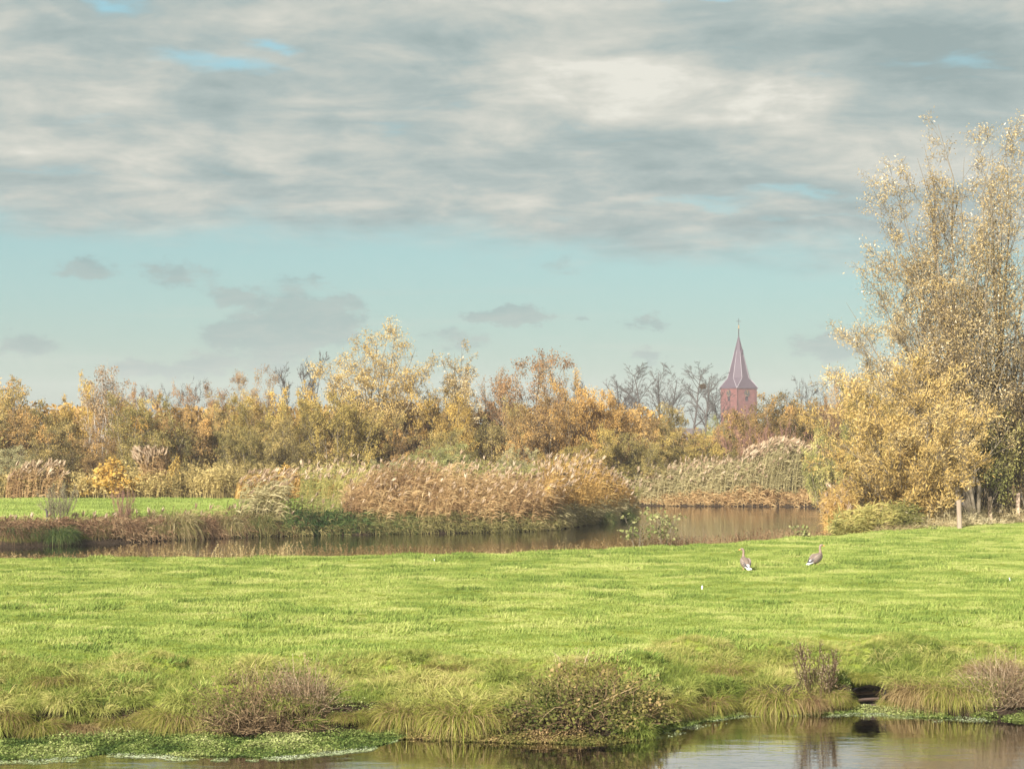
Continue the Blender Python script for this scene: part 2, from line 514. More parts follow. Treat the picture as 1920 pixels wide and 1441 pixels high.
edge_px = [(-1400, 1062), (0, 1052), (400, 1048), (900, 1040), (1150, 1030), (1300, 1018), (1500, 1005)]
riv = [(PX(-1400, 67), 67)]
riv += [(PX(p, D_AT(y) + 3.6), D_AT(y) + 3.6) for p, y in edge_px[1:]]
riv += [(PX(1546, 86), 86), (PX(1556, 100), 100), (PX(1562, 120), 120), (PX(1566, 136), 136), (PX(1450, 137.2), 137.2), (PX(1300, 138), 138), (PX(1185, 138.5), 138.5),
        (PX(1180, 132), 132), (PX(1186, 125), 125), (PX(1180, 118), 118), (PX(1130, 112), 112), (PX(1060, 105), 105), (PX(1000, 102), 102), (PX(900, 100.5), 100.5), (PX(750, 99.5), 99.5),
        (PX(600, 98), 98), (PX(450, 96), 96), (PX(300, 92.5), 92.5), (PX(150, 89.5), 89.5), (PX(0, 87), 87), (PX(-400, 83), 83), (PX(-1400, 80), 80)]
riv = np.array(riv)


def sd_poly(x, y, P):
    """signed distance to polygon, negative inside"""
    x = np.asarray(x, float); y = np.asarray(y, float)
    dmin = np.full(x.shape, 1e9)
    inside = np.zeros(x.shape, bool)
    n = len(P)
    for i in range(n):
        ax, ay = P[i]; bx, by = P[(i + 1) % n]
        ex, ey = bx - ax, by - ay
        t = np.clip(((x - ax) * ex + (y - ay) * ey) / (ex * ex + ey * ey), 0, 1)
        dmin = np.minimum(dmin, np.hypot(x - ax - t * ex, y - ay - t * ey))
        cond = ((ay > y) != (by > y))
        with np.errstate(divide='ignore', invalid='ignore'):
            xi = ax + (y - ay) * ex / ey
        inside ^= cond & (x < xi)
    return np.where(inside, -dmin, dmin)


def sstep(a, b, v):
    t = np.clip((v - a) / (b - a), 0, 1)
    return t * t * (3 - 2 * t)


def dists(x, y):
    x = np.asarray(x, float); y = np.asarray(y, float)
    wob = (fbm(x * 0.9 + 5, y * 0.9 + 3, 3) - 0.5)
    dn = y - y_near(x) + wob * 0.7
    dn = np.where(y < 22, np.minimum(dn, 50), dn)
    back = 7.0 - y                                   # dyke on the camera's side
    dn2 = np.where(y > 20, dn, np.maximum(back, dn))
    dr = sd_poly(x, y, riv) + wob * 0.9
    return dn2, dr, back


XH = 674 / F * 35.3


def ground(x, y):
    x = np.asarray(x, float); y = np.asarray(y, float)
    dn, dr, back = dists(x, y)
    und = (fbm(x * 0.25 + 40, y * 0.25, 3) - 0.5) * 0.14 + (fbm(x * 0.9, y * 0.9 + 70, 3) - 0.5) * 0.09
    hum = (fbm(x * 1.0 + 60, y * 1.0 + 20, 3) - .42) * .85 * sstep(.15, 1.0, dn) * (1 - sstep(2.6, 4.6, dn)) * (y > 20)
    und = und + np.where(y < 60, hum, 0)
    p1 = np.where(dn > 0, 0.55 * sstep(0.0, 0.26, dn) + 0.45 * sstep(0.2, 4.2, dn), 0)
    p2 = np.where(dr > 0, 0.55 * sstep(0.0, 0.6, dr) + 0.45 * sstep(0.2, 3.2, dr), 0)
    p = np.minimum(p1, p2)
    h = WZ + 0.8 * p + und * p
    dd = np.minimum(dn, dr)
    h = np.where(dd < 0, WZ - np.minimum(1.0, -dd * 0.6), h)
    hole = (np.abs(x - XH) < .27) & (dn > -.2) & (dn < .62) & (y > 22)
    h = np.where(hole, WZ - .06, h)
    dyke = np.where(y < 7, 2.2 * sstep(0.5, 5.5, back), 0)
    return np.where(y < 7, np.maximum(h, WZ + sstep(0, 3, back) * 0.8) + dyke, h)


def build_terrain():
    def axis(lo, hi, segs):
        out = []
        for a, b, s in segs:
            out.append(np.arange(a, b, s))
        return np.concatenate(out + [[segs[-1][1]]])
    gx = np.array([(-1) ** 1 * v for v in np.geomspace(45, 1500, 28)][::-1])
    xs = np.concatenate([gx, np.arange(-44.5, -12, 0.55), np.sort(np.concatenate([np.arange(-12, 12, 0.2), XH + np.array([-.30, -.272, -.262, -.18, -.09, .0, .09, .18, .262, .272, .30])])), np.arange(12, 44.6, 0.55), np.geomspace(45, 1500, 28)])
    ys = np.concatenate([-np.geomspace(22, 400, 12)[::-1], np.arange(-20, 28, 1.6), np.arange(28, 42, 0.17), np.arange(42, 145, 0.6), np.geomspace(145, 1550, 50)])
    X, Y = np.meshgrid(xs, ys)
    Z = ground(X, Y)
    Z = np.where(Y > 200, Z * 0, Z)
    V = np.stack([X, Y, Z], -1).reshape(-1, 3)
    ny, nx = X.shape
    i = np.arange(ny - 1)[:, None] * nx + np.arange(nx - 1)[None, :]
    Q = np.stack([i, i + 1, i + nx + 1, i + nx], -1).reshape(-1, 4)
    me = mesh_from('ground', V, Q, None, None, None, [M['ground']], True)
    dn, dr, _ = dists(X, Y)
    wet = np.clip(1 - np.minimum(dn, dr) / 0.55, 0, 1)                  # bare mud by the water; its dark colour also paints bank-foot shade
    xr = (X / np.maximum(Y, 1) * F + 960)
    wood = sstep(125.5, 127.5, Y) * 1.0
    reed = ((xr > 640) & (Y > 98)).astype(float)
    wood = np.maximum(wood, reed)
    wood = np.maximum(wood, sstep(1555, 1600, xr) * sstep(84, 87, Y - 0.012 * np.maximum(xr - 1600, 0)))
    a = me.attributes.new('mud', 'FLOAT', 'POINT'); a.data.foreach_set('value', wet.ravel().astype(np.float32))
    a = me.attributes.new('litter', 'FLOAT', 'POINT'); a.data.foreach_set('value', wood.ravel().astype(np.float32))
    return tag(link('ground', me), 'flat green meadow sloping to the water with muddy banks', None, None, 'structure')


def ground_mat():
    mt, t, out = new_mat('ground_soil_and_turf')
    tc = t.node('ShaderNodeTexCoord')
    v = tc.outputs['Object']
    big = t.noise(v, 0.35, 4, 0.6)
    fine = t.noise(v, 9.0, 5, 0.65)
    turf = t.ramp(t.m('ADD', t.m('MULTIPLY', big, 0.5), t.m('MULTIPLY', fine, 0.5)),
                  [(0.3, (0.08, 0.11, 0.018)), (0.5, (0.16, 0.19, 0.03)), (0.7, (0.25, 0.26, 0.06))])
    mud = t.ramp(fine, [(0.3, (0.018, 0.013, 0.009)), (0.7, (0.05, 0.036, 0.024))])  # near-black mud, also painting the shade under the bank's overhang
    lit = t.ramp(fine, [(0.3, (0.05, 0.035, 0.018)), (0.7, (0.14, 0.10, 0.045))])
    a = t.node('ShaderNodeAttribute', attribute_name='litter')
    b = t.node('ShaderNodeAttribute', attribute_name='mud')
    col = t.mix(a.outputs['Fac'], turf, lit)
    col = t.mix(t.ss(t.m('ADD', b.outputs['Fac'], t.m('MULTIPLY', t.m('SUBTRACT', fine, 0.5), 0.5)), 0.2, 0.6), col, mud)
    d = t.node('ShaderNodeBsdfDiffuse')
    t.l.new(col, d.inputs[0])
    bp = t.node('ShaderNodeBump')
    bp.inputs['Strength'].default_value = 0.8
    bp.inputs['Distance'].default_value = 0.06
    t.l.new(fine, bp.inputs['Height'])
    t.l.new(bp.outputs[0], d.inputs['Normal'])
    t.l.new(d.outputs[0], out.inputs[0])
    return mt


M['ground'] = ground_mat()
build_terrain()


def water_mat():
    mt, t, out = new_mat('river_water')
    tc = t.node('ShaderNodeTexCoord')
    mp = t.node('ShaderNodeMapping')
    t.l.new(tc.outputs['Object'], mp.inputs[0])
    mp.inputs['Scale'].default_value = (0.8, 2.4, 1)
    n1 = t.noise(mp.outputs[0], 1.2, 3, 0.5, 0.4)
    n2 = t.noise(mp.outputs[0], 5.0, 3, 0.55, 0.2)
    patch = t.ss(t.noise(tc.outputs['Object'], 0.14, 2, 0.5), 0.4, 0.65, 0.35, 1.0)
    h = t.m('ADD', n1, t.m('MULTIPLY', n2, 0.28))
    bp = t.node('ShaderNodeBump')
    t.l.new(t.m('MULTIPLY', patch, 0.5), bp.inputs['Strength'])
    bp.inputs['Distance'].default_value = 0.02
    t.l.new(h, bp.inputs['Height'])
    d = t.node('ShaderNodeBsdfDiffuse')
    d.inputs[0].default_value = (0.030, 0.022, 0.012, 1)
    gl = t.node('ShaderNodeBsdfGlossy')
    gl.inputs['Roughness'].default_value = 0.02
    fr = t.node('ShaderNodeFresnel')
    fr.inputs[0].default_value = 1.45
    t.l.new(bp.outputs[0], fr.inputs[1])
    t.l.new(bp.outputs[0], gl.inputs['Normal'])
    mx = t.node('ShaderNodeMixShader')
    t.l.new(t.m('MULTIPLY', fr.outputs[0], 2.2, clamp=True), mx.inputs[0])
    t.l.new(d.outputs[0], mx.inputs[1]); t.l.new(gl.outputs[0], mx.inputs[2])
    t.l.new(mx.outputs[0], out.inputs[0])
    return mt


M['water'] = water_mat()
wv = np.array([(-320, 2, WZ), (320, 2, WZ), (320, 160, WZ), (-320, 160, WZ)], float)
tag(link('water', mesh_from('water', wv, [[0, 1, 2, 3]], M['water'])), 'calm brown water of the river and the pond in front', None, None, 'structure')


def gz(x, y):
    return float(ground(np.array([x]), np.array([y]))[0])


# ------------------------------------------------------------------ church tower (far off, behind the trees)
def bm_mesh(name, verts, faces, mat, smooth=False):
    me = bpy.data.meshes.new(name)
    me.from_pydata([tuple(v) for v in verts], [], faces)
    me.materials.append(mat)
    if smooth:
        me.polygons.foreach_set('use_smooth', [True] * len(faces))
    me.update()
    return me


def box(x0, x1, y0, y1, z0, z1):
    v = [(x0, y0, z0), (x1, y0, z0), (x1, y1, z0), (x0, y1, z0), (x0, y0, z1), (x1, y0, z1), (x1, y1, z1), (x0, y1, z1)]
    f = [(0, 3, 2, 1), (4, 5, 6, 7), (0, 1, 5, 4), (1, 2, 6, 5), (2, 3, 7, 6), (3, 0, 4, 7)]
    return v, f


def join(parts):
    V, Fc = [], []
    for v, f in parts:
        n = len(V)
        V += list(v)
        Fc += [tuple(i + n for i in q) for q in f]
    return V, Fc


def brick_mat(name, c1, c2, mortar, scale):
    mt, t, out = new_mat(name)
    tc = t.node('ShaderNodeTexCoord')
    sp = t.node('ShaderNodeSeparateXYZ')
    t.l.new(tc.outputs['Object'], sp.inputs[0])
    vv = t.vec(t.m('ADD', sp.outputs[0], sp.outputs[1]), sp.outputs[2], 0.0)
    b = t.node('ShaderNodeTexBrick')
    t.l.new(vv, b.inputs['Vector'])
    b.inputs['Scale'].default_value = scale
    b.inputs['Color1'].default_value = (*c1, 1)
    b.inputs['Color2'].default_value = (*c2, 1)
    b.inputs['Mortar'].default_value = (*mortar, 1)
    nz = t.noise(tc.outputs['Object'], 0.9, 6, 0.65)
    col = t.mix(t.ss(nz, 0.38, 0.62, 0.0, 0.75), b.outputs[0], (c1[0] * 0.5, c1[1] * 0.55, c1[2] * 0.6))
    p = t.node('ShaderNodeBsdfPrincipled')
    t.l.new(col, p.inputs['Base Color'])
    p.inputs['Roughness'].default_value = 0.9
    t.l.new(p.outputs[0], out.inputs[0])
    return mt


M['brick'] = brick_mat('red_brick', (0.17, 0.043, 0.035), (0.105, 0.026, 0.024), (0.16, 0.09, 0.07), 3.0)
M['slate'] = solid_mat('purple_grey_slate', (0.030, 0.018, 0.028), (0.066, 0.040, 0.055), 2.2, 0.75, 0.3, (1, 1, 3))
M['lead'] = solid_mat('lead_strip', (0.20, 0.17, 0.185), (0.28, 0.25, 0.265), 2, 0.6)
M['iron'] = solid_mat('dark_iron', (0.012, 0.013, 0.016), (0.03, 0.03, 0.034), 5, 0.5)
M['gold'] = solid_mat('gold_leaf', (0.42, 0.22, 0.06), (0.55, 0.30, 0.09), 5, 0.35)
M['dark'] = solid_mat('dark_opening', (0.012, 0.012, 0.014), (0.025, 0.025, 0.028), 4, 0.9)


def bar(p, q, r, k=6):
    pts = np.array([[p, q]], float)
    V, Q = tubes(pts, np.full((1, 2), r), k)
    fs = [tuple(f) for f in Q.tolist()] + [tuple(range(k))[::-1], tuple(range(k, 2 * k))]
    return [tuple(v) for v in V], fs


def church():
    d = 625.0
    t = thing('church_tower', 'red brick church tower with clock faces and pointed slate spire behind the trees', 'church tower', (PX(1385, d), d, 0), R(33.6))
    h = 3.75
    ze = 17.4
    zb = 14.35
    # walls with real sound-holes: four wall slabs with an opening each
    parts = []
    ow, o0, o1 = 0.62, 13.65, 14.9

    def wall(rot):
        V, Fc = join([box(-h, -ow, -h, -h + 0.5, 0, ze), box(ow, h, -h, -h + 0.5, 0, ze), box(-ow, ow, -h, -h + 0.5, 0, o0), box(-ow, ow, -h, -h + 0.5, o1, ze)])
        c, s = math.cos(rot), math.sin(rot)
        return [(x * c - y * s, x * s + y * c, z) for x, y, z in V], Fc
    V, Fc = join([wall(0), wall(math.pi / 2), wall(math.pi), wall(-math.pi / 2)])
    V = [(x * (1 + 0.0006 * (i // 32)), y, z) for i, (x, y, z) in enumerate(V)]
    link('wall', bm_mesh('wall', V, Fc, M['brick']), t)
    # cornice under the eaves
    V, Fc = box(-h - 0.12, h + 0.12, -h - 0.12, h + 0.12, ze - 0.28, ze)
    link('cornice', bm_mesh('cornice', V, Fc, M['brick']), t)
    # broach spire
    e = h + 0.32
    zk, za, rk = 20.45, 33.3, 3.32
    sq = [(-e, -e, ze), (e, -e, ze), (e, e, ze), (-e, e, ze)]
    oc = [(rk * math.cos(R(22.5 + 45 * i)), rk * math.sin(R(22.5 + 45 * i)), zk) for i in range(8)]
    # octagon corners: 0,1 around +x+y corner ...
    V = sq + oc + [(0, 0, za)]
    A = 12
    f = []
    cor = {2: (4 + 0, 4 + 1), 3: (4 + 2, 4 + 3), 0: (4 + 4, 4 + 5), 1: (4 + 6, 4 + 7)}
    for k, (a, b) in cor.items():
        f.append((k, b, a)[::-1])
    f += [(1, 2, 4 + 0, 4 + 7), (2, 3, 4 + 2, 4 + 1), (3, 0, 4 + 4, 4 + 3), (0, 1, 4 + 6, 4 + 5)]
    for i in range(8):
        f.append((4 + i, 4 + (i + 1) % 8, A))
    f.append((3, 2, 1, 0))
    sp = link('spire', bm_mesh('spire', V, f, M['slate']), t)
    # lead hips
    hips = []
    for i in range(8):
        o = oc[i]
        hips.append(bar((o[0] * 1.01, o[1] * 1.01, o[2]), (0.02, 0.02, za - 0.4), 0.075, 5))
    for k, (a, b) in cor.items():
        for q in (a, b):
            o = V[q]
            hips.append(bar((sq[k][0], sq[k][1], sq[k][2] + 0.03), (o[0] * 1.012, o[1] * 1.012, o[2]), 0.07, 5))
    for hp in hips:
        link('lead_hip', bm_mesh('lead_hip', hp[0], hp[1], M['lead']), sp)
    # dormer hatch near the top on the right face
    V2, F2 = join([box(-0.35, 0.35, -0.4, 0.3, -0.5, 0.45), ([(-.45, -.5, .45), (.45, -.5, .45), (.45, .4, .45), (-.45, .4, .45), (0, -.5, .85), (0, .4, .85)], [(0, 1, 4), (2, 3, 5), (1, 2, 5, 4), (3, 0, 4, 5), (3, 2, 1, 0)])])
    dz_ = 28.0
    rr = 3.07 * (za - dz_) / (za - zk)
    hd = link('roof_hatch', bm_mesh('roof_hatch', V2, F2, M['slate']), sp, (0.0, -rr, dz_), 0)
    # finial: rod, balls, cross and weathercock
    V, Fc = join([bar((0, 0, za - 0.6), (0, 0, za + 1.6), 0.16, 8)])
    fin = link('finial', bm_mesh('finial', V, Fc, M['iron']), t)
    prof = []
    for zc, rb in ((za + 1.9, 0.22), (za + 2.45, 0.16)):
        rings = []
        fs = []
        for i in range(7):
            a = math.pi * i / 6
            for j in range(8):
                rings.append((rb * math.sin(a) * math.cos(j * math.pi / 4) + 1e-4 * j, rb * math.sin(a) * math.sin(j * math.pi / 4), zc - rb * math.cos(a)))
        for i in range(6):
            for j in range(8):
                fs.append((i * 8 + j, i * 8 + (j + 1) % 8, (i + 1) * 8 + (j + 1) % 8, (i + 1) * 8 + j))
        link('ball', bm_mesh('ball', rings, fs, M['gold'], True), fin)
    cr = R(-33.6)
    c_, s_ = math.cos(cr), math.sin(cr)
    V, Fc = join([bar((0, 0, za + 1.6), (0, 0, za + 4.6), 0.07, 6), bar((-0.75 * c_, -0.75 * s_, za + 3.75), (0.75 * c_, 0.75 * s_, za + 3.75), 0.07, 6)])
    link('cross', bm_mesh('cross', V, Fc, M['iron']), fin)
    # clocks on the two faces in view: left face (local -x) and right face (local -y)
    for rot in (0.0, -math.pi / 2):
        ck = link('clock', None, t, (0, 0, 0), rot)
        zc = 15.95
        ring, fs = [], []
        n = 24
        for rr_, yy in ((0.5, -h - 0.10), (1.02, -h - 0.10), (1.02, -h - 0.02), (0.5, -h - 0.02)):
            for i in range(n):
                a = 2 * math.pi * i / n
                ring.append((rr_ * math.cos(a), yy, zc + rr_ * math.sin(a)))
        for q in range(4):
            for i in range(n):
                fs.append((q * n + i, q * n + (i + 1) % n, ((q + 1) % 4) * n + (i + 1) % n, ((q + 1) % 4) * n + i))
        link('dial', bm_mesh('dial', ring, fs, M['iron']), ck)
        inner = [(0.495 * math.cos(2 * math.pi * i / n), -h - 0.03, zc + 0.495 * math.sin(2 * math.pi * i / n)) for i in range(n)]
        link('dial_centre', bm_mesh('dial_centre', inner, [tuple(range(n))], M['dark']), ck)
        rom = ['XII', 'I', 'II', 'III', 'IIII', 'V', 'VI', 'VII', 'VIII', 'IX', 'X', 'XI']
        for i, s_txt in enumerate(rom):
            a = math.pi / 2 - 2 * math.pi * i / 12
            strokes = []
            adv = {'I': 0.055, 'V': 0.12, 'X': 0.12}
            x = -sum(adv[ch] for ch in s_txt) / 2
            for ch in s_txt:
                wd = adv[ch]
                lines = {'I': [((wd / 2, -.12), (wd / 2, .12))], 'V': [((.01, .12), (wd / 2, -.12)), ((wd - .01, .12), (wd / 2, -.12))], 'X': [((.01, .12), (wd - .01, -.12)), ((wd - .01, .12), (.01, -.12))]}[ch]
                for (x0, y0), (x1, y1) in lines:
                    pq = []
                    for lx, ly in ((x + x0, y0), (x + x1, y1)):
                        ang = a - math.pi / 2
                        gx, gy = lx * math.cos(ang) - (ly + 0.78) * math.sin(ang), lx * math.sin(ang) + (ly + 0.78) * math.cos(ang)
                        pq.append((gx, -h - 0.125, zc + gy))
                    strokes.append(bar(pq[0], pq[1], 0.011, 4))
                x += wd
            V, Fc = join(strokes)
            link('numeral', bm_mesh('numeral', V, Fc, M['gold']), ck)
        for ang, ln_, wdt in ((R(90), 0.88, 0.035), (R(96), 0.58, 0.05)):
            ux, uz = math.cos(ang), math.sin(ang)
            V = [(-uz * wdt - ux * .15, -h - 0.17, zc + ux * wdt - uz * .15), (uz * wdt - ux * .15, -h - 0.17, zc - ux * wdt - uz * .15), (ux * ln_, -h - 0.17, zc + uz * ln_)]
            V += [(x, y + 0.03, z) for x, y, z in V]
            link('hand', bm_mesh('hand', V, [(0, 1, 2), (5, 4, 3), (0, 3, 4, 1), (1, 4, 5, 2), (2, 5, 3, 0)], M['gold']), ck)
        # louvred sound-hole below the dial
        lv = link('sound_hole', bm_mesh('sound_hole', *box(-ow + .01, ow - .01, -h + 0.34, -h + 0.4, o0 + .01, o1 - .01), M['dark']), t, (0, 0, 0), rot)
        for i in range(4):
            V, Fc = box(-ow + .02, ow - .02, -h + 0.1, -h + 0.33, o0 + 0.16 + i * 0.29, o0 + 0.21 + i * 0.29)
            V = [(x, y, z + (0.12 if y > -h + .2 else 0)) for x, y, z in V]
            link('louvre', bm_mesh('louvre', V, Fc, M['slate']), lv)


church()


def small_house():
    d = 430
    t = thing('house', 'low house with grey roof glimpsed between bushes left of the tower', 'house', (PX(1293, d), d, -.7), R(-12))
    V, Fc = box(-2.2, 2.2, -3, 3, 0, 3.0)
    V += [(-2.2, 0, 5.5), (2.2, 0, 5.5)]
    Fc = [(0, 1, 5, 4), (2, 3, 7, 6), (1, 2, 6, 9, 5), (3, 0, 4, 8, 7), (0, 3, 2, 1)]
    link('wall', bm_mesh('wall', V, Fc, M['brick']), t)
    V = [(-2.4, -3.4, 2.75), (2.4, -3.4, 2.75), (2.4, 0, 5.65), (-2.4, 0, 5.65), (-2.4, 3.4, 2.75), (2.4, 3.4, 2.75)]
    V += [(x, y, z + 0.18) for x, y, z in V]
    Fc = [(6, 7, 8, 9), (9, 8, 11, 10), (3, 2, 1, 0), (4, 5, 2, 3), (0, 1, 7, 6), (5, 4, 10, 11), (1, 2, 8, 7), (2, 5, 11, 8), (3, 0, 6, 9), (4, 3, 9, 10)]
    M['tile'] = solid_mat('dull_roof_tile', (0.045, 0.034, 0.03), (0.085, 0.062, 0.055), 3, .8)
    rf = link('roof', bm_mesh('roof', V, Fc, M['tile']), t)
    link('chimney', bm_mesh('chimney', *box(0.8, 1.3, -0.3, 0.3, 5.3, 6.5), M['brick']), rf)
    for x in (-1.3, 0.2):
        fr = link('window', bm_mesh('window', *box(x - .5, x + .5, -3.06, -3.005, 1.0, 2.4), M['lead']), t)
        link('pane', bm_mesh('pane', *box(x - .42, x + .42, -3.09, -3.065, 1.08, 2.32), M['dark']), fr)


small_house()


# ------------------------------------------------------------------ trees
def grow(g, P0, D0, L, n, wob, up, sag=0.0):
    """curving branches: returns pts [N,n,3]"""
    N = len(P0)
    pts = np.zeros((N, n, 3))
    pts[:, 0] = P0
    d = unit(D0)
    st = (L / (n - 1))[:, None]
    for i in range(1, n):
        d = unit(d + g.normal(0, wob, (N, 3)) + np.array([0, 0, 1.0]) * up - np.array([0, 0, 1.0]) * sag * i / n)
        pts[:, i] = pts[:, i - 1] + d * st
    return pts


def along(pts, idx, t):
    n = pts.shape[1]
    f = t * (n - 1)
    i = np.clip(f.astype(int), 0, n - 2)
    u = (f - i)[:, None]
    a = pts[idx, i]; b = pts[idx, i + 1]
    return a + (b - a) * u, unit(b - a)


def spawn(g, pts, L, per, t0, t1, ang, ratio, fall=0.5, up=0.0):
    N = pts.shape[0]
    idx = np.repeat(np.arange(N), per)
    t = g.uniform(t0, t1, len(idx))
    P, T = along(pts, idx, t)
    rnd = rdir(g, len(idx))
    side = unit(rnd - T * np.sum(rnd * T, 1, keepdims=True))
    a = np.radians(g.uniform(ang[0], ang[1], len(idx)))[:, None]
    D = unit(T * np.cos(a) + side * np.sin(a) + np.array([0, 0, 1.0]) * up)
    Ln = L[idx] * ratio * (1 - fall * t) * g.uniform(0.75, 1.2, len(idx))
    return idx, t, P, D, Ln


def tree_mesh(seed, H, W, stems=1, spread=12, lean=(0, 0), lv=((8, .2, .95, (35, 60), .45, .5, .1), (6, .3, 1, (30, 60), .45, .4, .08), (4, .2, 1, (30, 65), .5, .3, .05)),
              nl=5, leaf=(0.16, 0.09), r0=0.16, wob=0.10, up=0.05, droop=0.25, jit=0.12, twig_r=0.010, stem_rng=(0.75, 1.0), hollow=False, clump=0.35, zleaf=0.0, cone=0.0, tips=None, align=0.6):
    """skeleton of limbs -> (trunk mesh data, crown mesh data) at H x W metres"""
    g = np.random.default_rng(seed)
    L0 = np.full(stems, 1.0) * g.uniform(stem_rng[0], stem_rng[1], stems)
    L0 = L0 * (1 - cone * np.sqrt((np.arange(stems)) / max(stems, 1)))
    a = np.arange(stems) * 2.4 + g.uniform(-.4, .4, stems)
    sp = np.radians(spread) * np.sqrt((np.arange(stems) + 0.5) / stems) if stems > 1 else np.array([np.radians(2.0)])
    D = np.stack([np.cos(a) * np.sin(sp) + lean[0], np.sin(a) * np.sin(sp) + lean[1], np.cos(sp)], 1)
    P = np.stack([np.cos(a), np.sin(a), a * 0], 1) * (0.012 * min(stems, 8) if stems > 1 else 0)
    P[:, 2] = -0.02
    lev = []
    pts = grow(g, P, D, L0, 9, wob * 0.6, up)
    if tips is not None:                      # limbs led to given tip points (metres from the foot)
        E = np.array(tips, float)
        stems = len(E)
        u = np.linspace(0, 1, 9)[None, :, None]
        B0 = np.stack([g.normal(0, .14, stems), g.normal(0, .14, stems), np.full(stems, -.05)], 1)
        Cc = B0 * 1.0 + E * np.array([.28, .28, .42]) + g.normal(0, .02 * H, (stems, 3))
        pts = (1 - u) ** 2 * B0[:, None] + 2 * u * (1 - u) * Cc[:, None] + u ** 2 * E[:, None]
        pts[:, 1:-1] += g.normal(0, .008 * H, (stems, 7, 3))
        L0 = np.linalg.norm(np.diff(pts, axis=1), axis=2).sum(1)
    r_end = 0.22 if tips is None else 0.06
    rad = r0 * (L0 / L0.max())[:, None] * np.linspace(1, r_end, 9)[None, :]
    lev.append((pts, rad, 7 if r0 > .1 else 5))
    L = L0
    pr = rad
    for li, (per, t0, t1, ang, ratio, fall, upl) in enumerate(lv):
        idx, t, P, D, Ln = spawn(g, pts, L, per, t0, t1, ang, ratio, fall, upl)
        n = 6 if li == 0 else (5 if li == 1 else 3)
        npts = grow(g, P, D, Ln, n, wob * (1 + li * 0.3), up * 0.8, droop * 0.15 * li)
        rp = np.array([np.interp(tt, np.linspace(0, 1, pr.shape[1]), pr[i]) for i, tt in zip(idx, t)])
        r1 = np.maximum(rp * 0.55, twig_r)
        rad = r1[:, None] * np.linspace(1, 0.35, n)[None, :]
        rad = np.maximum(rad, twig_r * 0.5)
        lev.append((npts, rad, 4 if li == 0 else 3))
        pts, L, pr = npts, Ln, rad
    allp = np.concatenate([q[0].reshape(-1, 3) for q in lev])
    hz = np.percentile(allp[:, 2], 99.7)
    c0 = (np.percentile(allp[:, 0], 1.5) + np.percentile(allp[:, 0], 98.5)) / 2
    c1 = (np.percentile(allp[:, 1], 1.5) + np.percentile(allp[:, 1], 98.5)) / 2
    wx = (np.percentile(allp[:, 0], 98.5) - np.percentile(allp[:, 0], 1.5))
    wy = (np.percentile(allp[:, 1], 98.5) - np.percentile(allp[:, 1], 1.5))
    sc = np.array([W / wx, W / wy, H / hz]) if tips is None else np.ones(3)
    ac = Acc()
    for q, rad, k in lev:
        ac.add(tubes(q * sc, rad, k), 0.5)
    trunk = mesh_from('trunk', np.concatenate(ac.V), np.concatenate(ac.Q), M['bark'], None, None, None, True)
    crown = None
    if nl:
        tw = lev[-1][0] * sc
        N = len(tw)
        k = int(N * nl)
        wl_ = np.clip(L, np.median(L) * .25, np.median(L) * 2.2)
        idx = g.choice(N, k, p=wl_ / wl_.sum())
        t = g.uniform(0.1, 1.0, k)
        P, T = along(tw, idx, t)
        P = P + g.normal(0, jit, (k, 3))
        P[:, 2] = np.maximum(P[:, 2], 0.05)
        A = unit(T * align + rdir(g, k) * (1.3 - align * .8) - np.array([0, 0, 1.0]) * droop)
        B = unit(np.cross(A, rdir(g, k)))
        s = g.uniform(0.7, 1.3, k)
        tw_t = g.random(N)[idx]
        cl = fbm(P[:, 0] * 0.8 + P[:, 1] * 0.5 + seed, P[:, 2] * 0.9 + P[:, 1] * 0.4, 3)
        tint = 0.5 + (cl - 0.5) * 1.5 * clump / 0.35 * 0.9 + (g.random(k) - 0.5) * 0.36 + (tw_t - 0.5) * 0.22 + zleaf * (P[:, 2] / H - 0.5)
        V, Q = rhombs(P, A, B, leaf[0] * s, leaf[1] * s)
        crown = mesh_from('crown', V, Q, M['olive'], tint)
    return trunk, crown, H, W


LV3 = ((8, .15, .98, (28, 60), .46, .45, .12), (6, .25, 1, (30, 60), .48, .4, .08), (4, .2, 1, (30, 65), .5, .3, .03))
LV_DENSE = ((9, .10, .98, (25, 60), .50, .5, .14), (6, .2, 1, (30, 60), .5, .4, .08), (4, .2, 1, (30, 65), .5, .3, .03))
LV_BARE = ((12, .26, .98, (18, 40), .40, .5, .2), (8, .2, 1, (25, 50), .45, .4, .10), (7, .2, 1, (22, 50), .5, .3, .06))
LV_TWIG = ((8, .1, .98, (12, 35), .5, .4, .2), (6, .2, 1, (15, 35), .5, .3, .14), (4, .2, 1, (15, 35), .5, .3, .10))
LV_UMB = ((8, .55, 1, (40, 75), .5, .1, .0), (7, .3, 1, (25, 60), .45, .3, .06), (5, .3, 1, (25, 60), .5, .3, .1))

